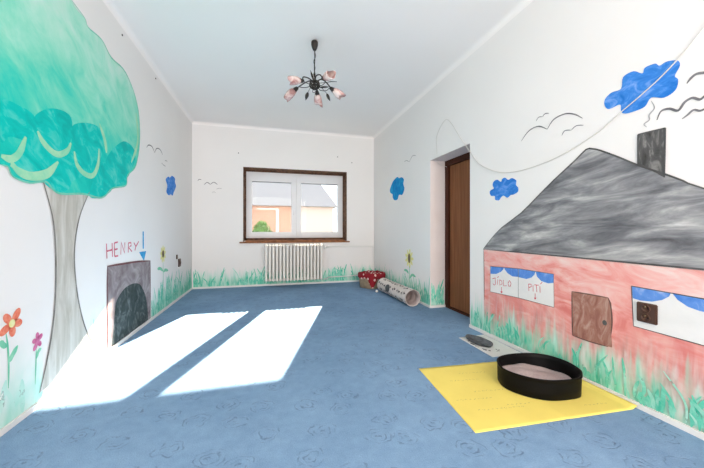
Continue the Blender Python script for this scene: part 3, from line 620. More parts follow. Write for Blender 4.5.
obj('roof_edge', strokes_bm('R', [roof + [(0.6, 1.05), (0.24, 0.84)], [(fa_tl[0]+0.01, fa_tl[1]), (1.8, 0.846), (1.0, 0.842), (0.24, 0.84)]], 0.010, 7, 2), P_dark, rf)
ch = obj('chimney', poly_bm('R', Z((638.5,134.5),(652,130.5),(666,128),(666,152),(665,177.5),(638.7,165)), 6), P_chim, hs)
obj('chimney_edge', strokes_bm('R', [Z((638.5,165),(638.5,134.5)), Z((638.5,134.5),(666,128)), Z((666,128),(665,177.5)), Z((640,164),(665,176))], 0.008, 8, 2, 0.8), P_dark, ch)
# window with curtains and the two words
q = lambda *p: cz(484, 258, 8.67, p)
wq = q((58,72),(300,92),(608,140),(611,428),(300,345),(58,292))
wn = obj('painted_window', poly_bm('R', wq, 4), P_white, hs)
for cpts in (q((60,73),(178,84),(172,95),(150,120),(110,138),(60,137)), q((178,84),(300,93),(300,164),(250,160),(205,130),(182,98)),
             q((302,94),(450,116),(440,145),(415,170),(370,182),(302,166)), q((450,116),(606,141),(606,215),(560,220),(500,200),(462,160))):
    obj('curtain', poly_bm('R', cpts, 5), P_blue, wn)
obj('window_outline', strokes_bm('R', [wq + [wq[0]], q((300,92),(301,345))], 0.004, 6, 1, 1), P_dark, wn)
jl = [q((75,180),(104,172)), q((100,175),(104,225),(92,235),(80,222)), q((122,185),(120,230)), q((120,172),(130,158)), q((138,190),(140,235),(160,225),(158,200),(138,188)), q((172,190),(174,242),(200,240)), q((225,195),(212,215),(216,243),(232,245),(238,220),(225,195))]
pl_ = [q((390,225),(393,285)), q((388,225),(412,228),(414,248),(392,256)), q((428,235),(430,290)), q((440,232),(478,236)), q((458,234),(462,296)), q((488,245),(490,300)), q((492,226),(508,210))]
for l_ in (jl, pl_): obj('lettering', strokes_bm('R', l_, 0.0065, 6, 1, 0.8), P_red, wn)
for c_ in ((155, 303), (447, 357)):
    bm = strokes_bm('R', [q((c_[0], c_[1]-50), (c_[0], c_[1]-3))], 0.0055, 6, 1, 1); add_poly(bm, 'R', q((c_[0]-11, c_[1]-14), (c_[0]+11, c_[1]-12), (c_[0], c_[1]+4)), 6)
    obj('arrow', bm, P_red, wn)
# right-hand window (runs on beyond the frame)
c0 = R(632, 286); wq = [c0, (0.62, c0[1]-0.02), (0.62, 0.425), R(704, 345.5), R(634, 326)]
wn2 = obj('painted_window', poly_bm('R', wq, 4), P_white, hs)
q2 = lambda *p: cz(620, 270, 5.85, p)
obj('curtain', poly_bm('R', q2((68,95),(302,132),(290,155),(250,175),(190,185),(120,178),(78,165)), 5), P_blue, wn2)
e1 = q2((306,132),(340,175),(400,215),(470,240))
obj('curtain', poly_bm('R', e1 + [(0.85, e1[-1][1]+0.0), (0.72, c0[1]-0.07), (0.66, c0[1]-0.024)], 5), P_blue, wn2)
obj('window_outline', strokes_bm('R', [wq + [wq[0]]], 0.005, 6, 1, 1), P_dark, wn2)
q3 = lambda *p: cz(560, 285, 7.2, p)
dq = q3((88,45),(200,60),(350,90),(372,130),(378,250),(370,330),(378,450),(200,400),(92,360))
dp = obj('painted_door', poly_bm('R', dq, 4), P_doorp, hs)
obj('door_outline', strokes_bm('R', [q3((92,362),(90,200),(88,47)), q3((88,47),(200,65),(350,92)), q3((350,92),(368,150),(378,260),(370,360)), q3((92,362),(200,402),(350,445))], 0.008, 5, 4), P_brownline, dp)
bm = bmesh.new(); kc = q3((325, 272))[0]; add_poly(bm, 'R', [(kc[0]+0.014*math.cos(2*PI*k/14), kc[1]+0.017*math.sin(2*PI*k/14)) for k in range(14)], 6); obj('knob', bm, P_dark, dp)

q = lambda *p: cz(395, 240, 4.925, p)
flower('painted_sunflower', 'R', 'mural sunflower with yellow petals and dark centre above the toy tunnel', q((71, 90))[0], [(k*2*PI/9+.35, 0.145) for k in range(9)], 0.028, q((71,118),(72,170),(70,240)),
       [q((68,165),(58,150),(45,148)), q((72,190),(85,172),(103,182))], P_yel, P_seed, (0.042, 0.075), sw=0.016)

# ------------------------------------------------------------------ painted grass
def grass(name, label, plane, spans, wash, layer, hole=None):
    """spans: (u0, u1, count, hmin, hmax, width, blade material index)"""
    bm = bmesh.new(); rnd = random.Random(hash(label) % 1000 if False else len(label)*7+3)
    for pl__, u0, u1, n, h0, h1, wd, mi in spans:
        top = h1 + 0.12
        uvl = bm.loops.layers.uv.get('UVMap') or bm.loops.layers.uv.new('UVMap')
        wu0 = max(u0, 2.604) if name == 'painted_grass' and layer == 7 else u0
        add_poly(bm, pl__, [(wu0, SH+0.002), (u1, SH+0.002), (u1, top), (wu0, top)], 1, 3 if pl__ == 'V' else 0)
        clump = [rnd.uniform(u0, u1) for _ in range(max(2, int((u1-u0)*4)))]
        for i in range(n):
            u = rnd.uniform(u0, u1) if rnd.random() < .45 else min(u1, max(u0, rnd.gauss(rnd.choice(clump), 0.05)))
            h = rnd.uniform(h0, h1) * rnd.choice((0.55, 0.8, 1)); b = rnd.gauss(0, 0.10)*h; b2 = b + rnd.gauss(0, 0.15)*h
            z0 = SH + 0.004 + (rnd.uniform(0, h*0.35) if rnd.random() < .5 else 0)
            p = [(u, z0), (u+b*0.4, z0+(h-z0)*0.5), (u+b2, max(h, z0+0.05))]
            p = [(min(u1-0.01, max(u0+0.01, a)), c) for a, c in p]
            add_stroke(bm, pl__, cr(p, 4), rnd.uniform(0.6, 1.3)*wd, layer+1+i*0.012, 0.25, mi, rnd.uniform(0, 50))
    c = on(spans[0][0], spans[0][1], SH, 0)
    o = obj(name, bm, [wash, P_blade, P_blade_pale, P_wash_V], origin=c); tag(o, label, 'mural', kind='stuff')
grass('painted_grass', 'painted green grass along the foot of the left wall by the far corner', 'L', [('L', 4.0, 5.9, 160, 0.15, 0.46, 0.024, 1)], P_wash_B, 1)
grass('painted_grass', 'very pale mint grass painted low left below the red flower', 'L', [('L', 0.6, 2.25, 14, 0.2, 0.50, 0.030, 2)], P_wash_L, 1)
grass('painted_grass', 'thin green grass painted between tree trunk and tunnel', 'L', [('L', 2.72, 2.98, 10, 0.12, 0.36, 0.02, 2)], P_wash_L, 1)
grass('painted_grass', 'row of green grass tufts painted along the back wall under the radiator', 'B', [('B', XL+0.02, XR-0.02, 230, 0.10, 0.37, 0.020, 1)], P_wash_B, 1)
grass('painted_grass', 'green grass painted on right wall from corner into the door recess', 'R', [('R', 3.665, 5.9, 130, 0.12, 0.42, 0.020, 1), ('V', XR+0.01, XD-0.01, 26, 0.12, 0.42, 0.02, 1)], P_wash_B, 1)
grass('painted_grass', 'dense green grass painted along the foot of the pink house', 'R', [('R', 0.0, 2.81, 210, 0.06, 0.27, 0.017, 1)], P_wash_R, 7)

# ================================================================== RADIATOR
rad = thing('radiator', 'cream column radiator on the back wall under the window', 'radiator', (0.45, YB-0.2, 0))
NS = 17; RX = -0.078; pitch = (0.978-RX)/NS
for i in range(NS):
    x = RX + pitch*(i+0.5); bm = bmesh.new(); hw = 0.0175
    y0, y1, z0, z1 = YB-0.285, YB-0.10, 0.108, 0.786
    rbox(bm, x-hw, x+hw, y0, y0+0.045, z0+0.02, z1-0.02, 0.012)
    rbox(bm, x-hw*0.9, x+hw*0.9, y0+0.07, y0+0.115, z0+0.02, z1-0.02, 0.012)
    rbox(bm, x-hw*0.9, x+hw*0.9, y1-0.045, y1, z0+0.02, z1-0.02, 0.012)
    rbox(bm, x-hw*1.35, x+hw*1.35, y0, y1, z1-0.055, z1, 0.018); rbox(bm, x-hw*1.3, x+hw*1.3, y0, y1, z0, z0+0.05, 0.018)
    for z in (z0+0.028, z1-0.032): tube(bm, [(x-pitch/2, (y0+y1)/2, z), (x+pitch/2, (y0+y1)/2, z)], 0.022, 12)
    obj('section', bm, M_rad, rad, smooth=False)
for x in (0.08, 0.84):
    bm = bmesh.new(); rbox(bm, x-0.012, x+0.012, YB-0.2, YB-0.001, 0.14, 0.16, 0.003); obj('bracket', bm, M_rad, rad)
bm = bmesh.new(); yy = YB-0.19
tube(bm, cr([(1.0, yy, 0.71), (1.05, yy, 0.712), (1.09, yy+0.06, 0.715), (1.12, YB-0.03, 0.718), (1.2, YB-0.03, 0.718), (1.9, YB-0.03, 0.712), (2.03, YB-0.03, 0.71), (2.045, YB-0.03, 0.69), (2.045, YB-0.03, 0.4), (2.045, YB-0.03, 0.005)], 4), 0.009, 10); obj('supply_pipe', bm, M_pipe, rad)
bm = bmesh.new()
tube(bm, cr([(1.0, yy, 0.113), (1.05, yy, 0.113), (1.09, yy+0.06, 0.115), (1.12, YB-0.03, 0.118), (1.2, YB-0.03, 0.12), (1.85, YB-0.03, 0.135), (1.98, YB-0.03, 0.135), (2.0, YB-0.03, 0.12), (2.0, YB-0.03, 0.005)], 4), 0.011, 10); obj('return_pipe', bm, M_pipe, rad)
bm = bmesh.new(); tube(bm, [(1.005, yy, 0.71), (1.045, yy, 0.712)], 0.017, 12); tube(bm, [(1.035, yy, 0.70), (1.035, yy, 0.75)], 0.014, 12); obj('valve', bm, M_pipe, rad)

# ================================================================== CHANDELIER
CX, CY = 0.447, 3.09; CZ = 2.52
chd = thing('chandelier', 'dark iron ceiling light with five pink marbled tulip shades', 'ceiling light', (CX, CY, H))
bm = bmesh.new(); lathe(bm, [(0.0005, H-0.0005), (0.026, H-0.001), (0.034, H-0.012), (0.035, H-0.035), (0.027, H-0.07), (0.017, H-0.093), (0.0005, H-0.096)], Matrix.Translation((CX, CY, 0)), 20); obj('canopy', bm, M_iron, chd)
bm = bmesh.new(); tube(bm, [(CX, CY, H-0.09), (CX+0.003, CY, 2.80), (CX-0.001, CY, 2.72), (CX, CY, 2.60), (CX, CY, 2.50)], 0.0055, 8)
tube(bm, cr([(CX, CY, 2.86), (CX+0.012, CY+.008, 2.81), (CX-0.010, CY, 2.75), (CX+0.008, CY+.01, 2.69), (CX-0.012, CY, 2.62)], 6), 0.0025, 6); obj('rod', bm, M_iron, chd)
bm = bmesh.new(); t = bmesh.new(); bmesh.ops.create_icosphere(t, subdivisions=3, radius=0.017)
for v in t.verts: v.co = Vector((CX, CY, CZ+0.0)) + v.co*(1+0.25*mnoise.noise(v.co*60)); v.co.z -= 0
merge(bm, t)
for k in range(12):
    a = k*2.4; r0 = 0.03; p = [Vector((CX + r*math.cos(a+tw), CY + r*math.sin(a+tw), CZ+z)) for r, z, tw in ((0.01, 0.04, 0), (0.045, 0.02, .5), (0.05, -0.02, 1.2), (0.015, -0.05, 1.9))]
    tube(bm, cr(p, 5), 0.005, 6)
obj('hub', bm, M_iron, chd)
def dirw(az):   # azimuth in the room-aligned view frame
    x, z = math.cos(math.radians(az)), math.sin(math.radians(az)); return Vector((x*K + z*S, -x*S + z*K, 0))
shade_info = [(214, -0.22, 0.185), (157, -0.50, 0.265), (88, -0.62, 0.215), (28, -0.40, 0.235), (309, -0.10, 0.205)]
for i, (az, tilt, rr) in enumerate(shade_info):
    d = dirw(az); up = Vector((0, 0, 1)); side = d.cross(up)
    c = Vector((CX, CY, CZ)); sock = c + d*(rr-0.055) + up*0.0
    pts = cr([c + d*0.01 + up*0.02, c + d*0.06 + up*0.055 + side*0.02, c + d*0.12 + up*0.045 + side*0.012, sock], 6)
    bm = bmesh.new(); tube(bm, pts, 0.0062, 8); arm = obj('arm', bm, M_iron, chd)
    bm = bmesh.new(); q = [c + up*(0.0) + d*0.02, c + d*0.07 - up*0.03 - side*0.03, c + d*0.14 - up*0.02 - side*0.035, c + d*0.17 + up*0.005 - side*0.01]
    tube(bm, cr(q, 6), 0.0035, 6); obj('tendril', bm, M_iron, chd)
    ax = (d*math.cos(tilt) + up*math.sin(tilt)).normalized()
    Mx = Matrix.Translation(sock) @ ax.to_track_quat('Z', 'Y').to_matrix().to_4x4()
    bm = bmesh.new(); lathe(bm, [(0.0005, -0.012), (0.013, -0.010), (0.019, 0.005), (0.022, 0.028), (0.018, 0.032), (0.0005, 0.030)], Mx, 14)
    for kk in range(5):
        a = kk*2*PI/5; tube(bm, [Mx @ Vector((0.018*math.cos(a), 0.018*math.sin(a), 0.02)), Mx @ Vector((0.028*math.cos(a), 0.028*math.sin(a), 0.042))], [0.006, 0.001], 5)
    obj('lamp_holder', bm, M_iron, chd)
    prof = [(0.012, 0.022), (0.026, 0.035), (0.037, 0.062), (0.042, 0.095), (0.043, 0.125), (0.040, 0.148), (0.037, 0.148), (0.039, 0.125), (0.038, 0.095), (0.033, 0.062), (0.022, 0.037), (0.010, 0.025)]
    # lip cut on the slant with three points, like a tulip
    bm = bmesh.new(); seg = 24; rings = []
    for j, (r, z) in enumerate(prof):
        row = []
        for k in range(seg):
            a = 2*PI*k/seg; lip = max(0, (z-0.06)/0.075); zz = z + lip*(0.008*math.cos(3*a+i) + 0.022*math.cos(a+i*1.7)); r2 = r*(1+0.10*lip*math.cos(3*a+i))
            row.append(bm.verts.new(Mx @ Vector((r2*math.cos(a), r2*math.sin(a), zz))))
        rings.append(row)
    for a_, b_ in zip(rings, rings[1:]):
        for k in range(seg): f = bm.faces.new((a_[k], a_[(k+1) % seg], b_[(k+1) % seg], b_[k])); f.smooth = True
    obj('shade', bm, M_shade, chd)
    bm = bmesh.new(); t = bmesh.new(); bmesh.ops.create_uvsphere(t, u_segments=10, v_segments=8, radius=0.014)
    for v in t.verts: v.co = Mx @ Vector((v.co.x, v.co.y, v.co.z*1.6 + 0.055))
    merge(bm, t); obj('bulb', bm, M_ball, chd)
def leaf_iron(p0, p1, wd, nrm):
    p0, p1, nrm = Vector(p0), Vector(p1), Vector(nrm).normalized(); d = p1-p0; s = d.cross(nrm).normalized(); bm = bmesh.new(); rows = []
    for k in range(9):
        t = k/8; ww = wd*math.sin(PI*t**0.8)*0.5 + 0.0008; c = p0 + d*t + nrm*0.006*math.sin(PI*t)
        rows.append([bm.verts.new(c + s*ww), bm.verts.new(c + nrm*0.004), bm.verts.new(c - s*ww), bm.verts.new(c - nrm*0.001)])
    for a_, b_ in zip(rows, rows[1:]):
        for k in range(4): bm.faces.new((a_[k], a_[(k+1) % 4], b_[(k+1) % 4], b_[k]))
    bm.faces.new(rows[0]); bm.faces.new(rows[-1][::-1]); return bm
for az, r0, r1, z0, z1, wd in ((128, 0.13, 0.185, -0.03, -0.10, 0.036), (55, 0.19, 0.25, -0.02, -0.085, 0.030), (-8, 0.12, 0.23, 0.01, 0.01, 0.016), (5, 0.05, 0.15, -0.03, -0.02, 0.018), (100, 0.01, 0.0, 0.13, 0.06, 0.020), (250, 0.02, 0.09, 0.03, 0.10, 0.02)):
    d = dirw(az); c = Vector((CX, CY, CZ)); lb = leaf_iron(c+d*r0+Vector((0, 0, z0)), c+d*r1+Vector((0, 0, z1)), wd, dirw(-90)*0.9 + Vector((0, 0, -.3)) if z1 != z0 else (0, 0, 1))
    tube(lb, [c, c + d*r0*0.5 + Vector((0, 0, 0.01)), c+d*r0+Vector((0, 0, z0))], 0.0025, 6)
    obj('leaf', lb, M_iron, chd)

# ================================================================== CABLE on the right wall
cp = [(445.5,171),(441,163),(437.5,152),(437,138),(441,127),(447,119.5),(453,125),(461,138),(470,151),(479,163),(490,169.5),(503,172.5),(520,171),(545,163),(570,151),(600,131.5),(621,113),(640,97),(660,79),(680,58),(704,29)]
pts = []
for i, p in enumerate(cp):
    u, v = R(*p); pts.append(Vector((XR - 0.008, u, v)))
pts.append(Vector((XR-0.008, 0.75, 2.35))); pts.append(Vector((XR-0.008, 0.4, 2.75)))
pts[0] = Vector((XD-0.008, 3.60, 1.885)); pts[1] = Vector((XR+0.08, 3.60, 1.93))
bm = bmesh.new(); tube(bm, cr(pts, 6), 0.0032, 8)
tag(obj('cable', bm, M_wire, origin=pts[-1], smooth=True), 'thin loose beige cable looping from doorway across right wall', 'cable')

# ================================================================== SOCKETS
def socket(plane, u, v, w_, h_, label, two=True):
    t = thing('wall_socket', label, 'socket', on(plane, u, v-h_/2, 0)); sgn = 1 if plane == 'L' else -1; X0 = XL if plane == 'L' else XR
    def bx(bm, a, b, c, d, e, f, r): 
        lo, hi = sorted((X0+sgn*a, X0+sgn*b)); rbox(bm, lo, hi, c, d, e, f, r)
    bm = bmesh.new(); bx(bm, 0.0005, 0.016, u-w_/2, u+w_/2, v-h_/2, v+h_/2, 0.004); obj('face_plate', bm, M_brownplastic, t)
    for s in ((-1, 1) if two else (0,)):
        c = v + s*h_*0.23; Mx = Matrix.Translation((X0+sgn*0.016, u, c)) @ Vector((sgn, 0, 0)).to_track_quat('Z', 'Y').to_matrix().to_4x4()
        bm = bmesh.new(); rr = h_*0.19 if two else h_*.3; lathe(bm, [(rr, 0.0), (rr, 0.006), (rr*0.88, 0.007), (rr*0.84, 0.0012), (0.0003, 0.0010)], Mx, 22); o = obj('outlet', bm, M_brownplastic, t)
        for a in (-0.45, 0.45):
            bm = bmesh.new(); tube(bm, [Mx @ Vector((a*rr, 0, 0.0012)), Mx @ Vector((a*rr, 0, 0.0022))], 0.003, 10); obj('pin_hole', bm, M_darkhole, o)
        bm = bmesh.new(); tube(bm, [Mx @ Vector((0, rr*0.5, 0.001)), Mx @ Vector((0, rr*0.5, 0.008))], 0.0025, 8); obj('earth_pin', bm, M_brass, o)
socket('R', 1.232, 0.566, 0.096, 0.112, 'brown double wall socket inside the painted right-hand house window')
socket('L', 5.12, 0.55, 0.10, 0.12, 'dark brown wall socket on left wall near the corner', False)
bm = bmesh.new(); rbox(bm, XL+0.0005, XL+0.012, 4.975, 5.02, 0.615, 0.68, 0.003)
solo('wall_switch', bm, M_brownplastic, 'small dark reddish box just above the left wall socket', 'switch')

# ================================================================== YELLOW SHEET, TRAY, WHITE SHEET
def sheet(bm, corners, th, nx=24, ny=16, bump=0.0, z=0.0005, edge=None):
    a, b, c, d = [Vector((*p, 0)) for p in corners]; G = []
    for j in range(ny+1):
        row = []
        for i in range(nx+1):
            s, t = i/nx, j/ny; p = (a*(1-s)+b*s)*(1-t) + (d*(1-s)+c*s)*t
            hz = z + th + bump*(0.5+0.5*mnoise.noise(Vector((p.x*6, p.y*6, 0))))*(1 if 0 < i < nx and 0 < j < ny else .3)
            if edge: hz += edge(p, s, t)
            row.append((bm.verts.new((p.x, p.y, hz)), bm.verts.new((p.x, p.y, hz-th))))
        G.append(row)
    for j in range(ny):
        for i in range(nx):
            q = (G[j][i], G[j][i+1], G[j+1][i+1], G[j+1][i])
            f = bm.faces.new([x[0] for x in q]); f.smooth = True; f = bm.faces.new([x[1] for x in q[::-1]]); f.smooth = True
    for rng in ([G[0][i] for i in range(nx+1)], [G[j][nx] for j in range(ny+1)], [G[ny][i] for i in range(nx, -1, -1)], [G[j][0] for j in range(ny, -1, -1)]):
        for p, q in zip(rng, rng[1:]): bm.faces.new((p[0], p[1], q[1], q[0]))
    bmesh.ops.recalc_face_normals(bm, faces=bm.faces[:])
ys = thing('yellow_sheet', 'creased yellow paper sheet on the carpet under the black tray', 'paper', (1.5, 1.7, 0))
def lift(p, s, t): return 0.020*max(0, (p.x-2.03)/0.04) + 0.004*math.exp(-((s-0.54)/0.015)**2)*0.6
bm = bmesh.new(); sheet(bm, [(1.017, 1.336), (2.064, 1.273), (2.064, 2.0), (1.08, 2.072)], 0.0008, 60, 30, 0.001, edge=lift); rnd = random.Random(5)
for k, (x0, y0, n) in enumerate([(1.10, 1.62, 9), (1.16, 1.50, 11), (1.20, 1.84, 8), (1.27, 1.68, 8), (1.36, 1.50, 6), (1.32, 1.92, 8), (1.80, 1.38, 6)]):
    x = x0
    for j in range(n):
        P3 = [Vector((x + 0.02*i/4, y0 + 0.25*(x-x0)*-0.5 + rnd.uniform(-.006, .006), 0.0026)) for i in range(4)]
        for a_, b_ in zip(P3, P3[1:]):
            e = Vector((0, 0.0009, 0)); bm.faces.new([bm.verts.new(v_) for v_ in (a_-e, b_-e, b_+e, a_+e)]).material_index = 1
        x += 0.027
obj('paper', bm, [M_yellow, M_ink], ys)

tray = thing('litter_tray', 'black plastic cat litter tray on the yellow sheet', 'litter tray', (1.73, 1.65, 0.0025))
rim = [(1.488,1.70),(1.535,1.79),(1.60,1.838),(1.70,1.856),(1.80,1.846),(1.89,1.820),(1.96,1.765),(1.99,1.68),(1.985,1.60),(1.957,1.525),(1.91,1.477),(1.85,1.440),(1.75,1.440),(1.65,1.458),(1.575,1.500),(1.520,1.562),(1.488,1.63)]
rim = cr(rim, 4, True); cc = Vector((1.73, 1.655))
def ringat(bm, f, z, inset=0): return [bm.verts.new((cc.x+(p.x-cc.x)*f - (p-cc).normalized().x*inset, cc.y+(p.y-cc.y)*f - (p-cc).normalized().y*inset, z)) for p in rim]
bm = bmesh.new(); rows = [ringat(bm, 0.965, 0.003), ringat(bm, 0.98, 0.006), ringat(bm, 0.985, 0.05), ringat(bm, 0.99, 0.10), ringat(bm, 0.99, 0.120), ringat(bm, 1.005, 0.1225), ringat(bm, 1.005, 0.1295), ringat(bm, 0.99, 0.131, 0.002), ringat(bm, 0.985, 0.129, 0.006), ringat(bm, 0.975, 0.1, 0.006), ringat(bm, 0.96, 0.02, 0.006), ringat(bm, 0.94, 0.008, 0.008)]
for a_, b_ in zip(rows, rows[1:]):
    for k in range(len(rim)): f = bm.faces.new((a_[k], a_[(k+1) % len(rim)], b_[(k+1) % len(rim)], b_[k])); f.smooth = True
bm.faces.new(rows[0][::-1]); bm.faces.new(rows[-1]); obj('shell', bm, M_black, tray)
bm = bmesh.new(); N = len(rim); prev = None; cv = None
def lz(x, y): return 0.050 + 0.020*math.exp(-(((x-1.70)/0.14)**2+((y-1.72)/0.08)**2)) + 0.022*mnoise.noise(Vector((x*9, y*9, 2))) - 0.02*math.exp(-(((x-1.50)/0.03)**2+((y-1.60)/0.05)**2)) - 0.02*math.exp(-((x-1.93)/0.07)**2) + 0.0015*mnoise.noise(Vector((x*120, y*120, 0)))
RR = []
for j in range(1, 25):
    f_ = j/24*0.952; RR.append([bm.verts.new((cc.x+(p.x-cc.x)*f_, cc.y+(p.y-cc.y)*f_, lz(cc.x+(p.x-cc.x)*f_, cc.y+(p.y-cc.y)*f_))) for p in rim])
for a_, b_ in zip(RR, RR[1:]):
    for k in range(N): f = bm.faces.new((a_[k], a_[(k+1) % N], b_[(k+1) % N], b_[k])); f.smooth = True
bm.faces.new(RR[0])
low = [bm.verts.new((v.co.x, v.co.y, 0.012)) for v in RR[-1]]
for k in range(N): bm.faces.new((RR[-1][k], RR[-1][(k+1) % N], low[(k+1) % N], low[k]))
bm.faces.new(low[::-1]); tag(obj('cat_litter', bm, M_litter, origin=(1.73, 1.655, 0.012)), 'pinkish beige cat litter heaped inside the black tray', 'cat litter', kind='stuff')

ws = thing('white_board', 'thin white glossy board on the carpet against the right baseboard', 'board', (1.9, 2.35, 0))
bm = bmesh.new(); sheet(bm, [(1.76, 2.10), (2.055, 2.09), (2.06, 2.575), (1.765, 2.565)], 0.003, 20, 20, 0.001); rnd = random.Random(11)
for k in range(26):
    x, y = rnd.choice([(rnd.uniform(1.77, 1.80), rnd.uniform(2.2, 2.52)), (rnd.uniform(1.80, 1.92), rnd.uniform(2.16, 2.26)), (rnd.uniform(1.8, 1.86), rnd.uniform(2.48, 2.55))]); r = rnd.uniform(.004, .014)
    n = 7; bm.faces.new([bm.verts.new((x+r*rnd.uniform(.5, 1.2)*math.cos(2*PI*i/n), y+1.4*r*rnd.uniform(.5, 1.2)*math.sin(2*PI*i/n), 0.0051+k*0.00002)) for i in range(n)]).material_index = 1
obj('board', bm, [M_whiteboard, M_greydish], ws)
di = thing('feeding_dish', 'charcoal grey oval shallow dish lying on the white board', 'dish', (1.855, 2.385, 0.005))
bm = bmesh.new(); Mx = Matrix.Translation((1.858, 2.395, 0.0052)) @ Matrix.Rotation(0.15, 4, 'Z') @ Matrix.Diagonal((0.072, 0.150, 1, 1))
lathe(bm, [(0.0005, 0), (0.80, 0), (0.86, 0.004), (1.0, 0.026), (1.0, 0.030), (0.94, 0.030), (0.80, 0.012), (0.70, 0.009), (0.0005, 0.008)], Mx, 28, wob=lambda j, k: 0.03*math.sin(k*1.3)); obj('bowl', bm, M_greydish, di)

# ================================================================== TOY TUNNEL
A = Vector((1.885, 3.78, 0.118)); Bq = Vector((1.875, 4.85, 0.118)); ax = (Bq-A).normalized(); TR = 0.112
tt = thing('toy_tunnel', 'cream cat play tunnel with dark paw prints lying along right wall', 'cat tunnel', (1.88, 4.36, 0))
side = ax.cross(Vector((0, 0, 1))).normalized(); upv = side.cross(ax)
Lt = (Bq-A).length
def tp(t, a, r): return A + ax*(t*Lt) + (side*math.cos(a) + upv*math.sin(a))*r
bm = bmesh.new(); NT, NA = 60, 36
def trad(t, a): return TR - 0.004 + 0.004*math.cos(t*2*PI*8)+0.0025*mnoise.noise(Vector((t*12, math.cos(a)*2, math.sin(a)*2)))
for inner in (0, 1):
    rows = [[bm.verts.new(tp(i/NT, 2*PI*k/NA, trad(i/NT, 2*PI*k/NA)-0.003*inner)) for k in range(NA)] for i in range(NT+1)]
    for a_, b_ in zip(rows, rows[1:]):
        for k in range(NA): f = bm.faces.new((a_[k], a_[(k+1) % NA], b_[(k+1) % NA], b_[k])); f.smooth = True; f.material_index = inner
    if inner:
        for e in (0, -1):
            for k in range(NA): bm.faces.new((o_[e][k], o_[e][(k+1) % NA], rows[e][(k+1) % NA], rows[e][k]))
    o_ = rows
for t in (0.0, 1.0):
    rb_ = bmesh.new(); pts = [tp(t, 2*PI*k/40, TR-0.001) for k in range(41)]; tube(rb_, pts, 0.0045, 8, False); obj('rim', rb_, M_tunnel, tt)
rnd = random.Random(2)
def pad(t, a, ru, rv):
    ring_ = [(t + ru/Lt*math.cos(2*PI*k/9), a + rv/TR*math.sin(2*PI*k/9)) for k in range(9)]
    vs_ = [bm.verts.new(tp(q[0], q[1], trad(*q)+0.0022)) for q in ring_]; c = bm.verts.new(tp(t, a, trad(t, a)+0.0026))
    for k in range(9): bm.faces.new((c, vs_[k], vs_[(k+1) % 9])).material_index = 2
for i in range(13):
    for j in range(7):
        t = (i+0.5+0.4*(j % 2))/13.6; a = j*2*PI/7 + rnd.uniform(-.1, .1)
        if t > 0.97: continue
        pad(t, a, 0.017, 0.014)
        for k in (-1, 0, 1): pad(t + (0.027 if k == 0 else 0.021)/Lt*(1 if (i+j) % 2 else -1), a + k*0.016/TR, 0.007, 0.006)
obj('fabric_tube', bm, [M_tunnel, M_tunnelin, M_paw], tt)
# side hole with grey flap
bm = bmesh.new(); a0 = math.radians(12) if side.x < 0 else math.radians(168)
n = 28; t0 = 0.60
outer = [(t0 + 0.062/Lt*math.cos(2*PI*k/n)*(1+.12*math.cos(4*PI*k/n)), a0 + 0.055/TR*math.sin(2*PI*k/n)) for k in range(n)]
vs_ = [bm.verts.new(tp(q[0], q[1], trad(*q)+0.005)) for q in outer]; cvt = bm.verts.new(tp(t0, a0, TR+0.004))
mid = [bm.verts.new(tp((q[0]+t0)/2, (q[1]+a0)/2, TR+0.004)) for q in outer]
for k in range(n):
    bm.faces.new((vs_[k], vs_[(k+1) % n], mid[(k+1) % n], mid[k])); bm.faces.new((mid[k], mid[(k+1) % n], cvt))
tube(bm, [v.co.copy() for v in vs_]+[vs_[0].co.copy()], 0.005, 6, False)
obj('side_hole', bm, M_fur, tt)
bm = bmesh.new(); t = bmesh.new(); bmesh.ops.create_uvsphere(t, u_segments=16, v_segments=10, radius=0.022)
for v in t.verts: v.co += Vector((1.735, 4.80, 0.0225))
merge(bm, t); tag(obj('toy_ball', bm, M_ball, origin=(1.735, 4.80, 0.0), smooth=True), 'small white ball on carpet between toy tunnel and basket', 'toy ball')

# ================================================================== BASKET with dotted cloth
bx_, by_ = 1.81, 5.29; hwx, hwy, bh = 0.20, 0.19, 0.235; BROT = 0.52
bk = thing('pet_basket', 'tan basket lined with red white-dotted cloth in back right corner', 'basket', (bx_, by_, 0))
def sq(a, fx_, fy_, p=4.5):
    c, s = math.cos(a), math.sin(a); r = (abs(c)**p + abs(s)**p)**(-1/p); x_, y_ = fx_*r*c, fy_*r*s; return Vector((bx_ + x_*math.cos(BROT) - y_*math.sin(BROT), by_ + x_*math.sin(BROT) + y_*math.cos(BROT), 0))
NA = 64
bm = bmesh.new(); rows = []
for f_, z in ((0.86, 0.001), (0.90, 0.01), (0.94, 0.08), (0.98, 0.16), (1.0, bh-0.01), (0.98, bh), (0.95, bh-0.01), (0.90, 0.06), (0.86, 0.04)):
    rows.append([bm.verts.new(sq(2*PI*k/NA, hwx*f_, hwy*f_) + Vector((0, 0, z))) for k in range(NA)])
for a_, b_ in zip(rows, rows[1:]):
    for k in range(NA): f = bm.faces.new((a_[k], a_[(k+1) % NA], b_[(k+1) % NA], b_[k])); f.smooth = True
bm.faces.new(rows[0][::-1]); bm.faces.new(rows[-1]); obj('basket_body', bm, M_burlap, bk)
bm = bmesh.new(); rows = []
def drop(a):
    am = -2.30; d = abs((a-am+PI) % (2*PI)-PI)     # deep point at the corner facing the room
    return 0.055 + 0.165*max(0, 1-d/0.42) + 0.012*math.sin(a*7)
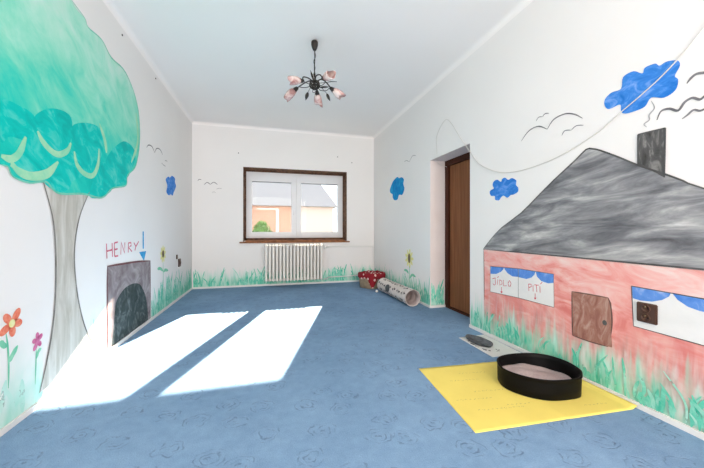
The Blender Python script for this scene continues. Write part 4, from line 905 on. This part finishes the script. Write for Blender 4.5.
prof = [(1.06, -1), (1.07, -0.6), (1.08, -0.25), (1.085, 0.0), (1.03, 0.22), (0.90, 0.25), (0.78, 0.15), (0.6, 0.12), (0.4, 0.17), (0.2, 0.14), (0.03, 0.15)]
for f_, h_ in prof:
    row = []
    for k in range(NA):
        a = 2*PI*k/NA; p = sq(a, hwx*f_, hwy*f_); n_ = mnoise.noise(Vector((p.x*14, p.y*14, f_*3)))
        if h_ < 0: z = bh - 0.004 + drop(a)*h_; p += (p - Vector((bx_, by_, 0))).normalized()*0.010*n_
        else: z = bh + h_*0.16 + 0.035*n_*(1 if f_ < 1 else .4)
        p.z = z; row.append(bm.verts.new(p))
    rows.append(row)
for a_, b_ in zip(rows, rows[1:]):
    for k in range(NA): f = bm.faces.new((a_[k], a_[(k+1) % NA], b_[(k+1) % NA], b_[k])); f.smooth = True
bm.faces.new(rows[-1]); obj('dotted_lining', bm, M_reddot, bk)

# ================================================================== NAIL HOLES
def nail(plane, p, label, group=None):
    u, v = AT[plane](*p); bm = bmesh.new(); a = on(plane, u, v, 0.0003); b = on(plane, u, v, 0.005); tube(bm, [a, b], 0.009, 9)
    solo('nail_head', bm, M_iron, label, 'nail', group)
for p, w_ in (((238.5, 153), 'tiny dark nail head above the left end of the window'), ((337.6, 157), 'tiny dark nail head above the right end of the window'), ((351.8, 162.8), 'tiny dark nail head just right of the upper right window corner')): nail('B', p, w_, 'nail heads around the window')
nail('B', (370.5, 133), 'tiny dark nail head high in the back right corner')
nail('L', (122, 35), 'tiny nail head high on left wall, beside the tree crown')
nail('L', (155.5, 78.5), 'tiny nail head on left wall between crown and far corner')
# ------------------------------------------------------------------ groups of repeated things
for o in C.objects:
    if o.parent is None and 'label' in o and o.get('kind') is None:
        g_ = {'painted_cloud': 'blue clouds painted on the walls', 'painted_bird': 'grey birds painted on the walls', 'painted_smoke': 'smoke lines over the painted chimney',
              'painted_flower': 'flowers painted low on the left wall', 'painted_sunflower': 'sunflowers painted on the side walls', 'wall_socket': 'brown wall sockets'}.get(o.name.split('.')[0])
        if g_: o['group'] = g_
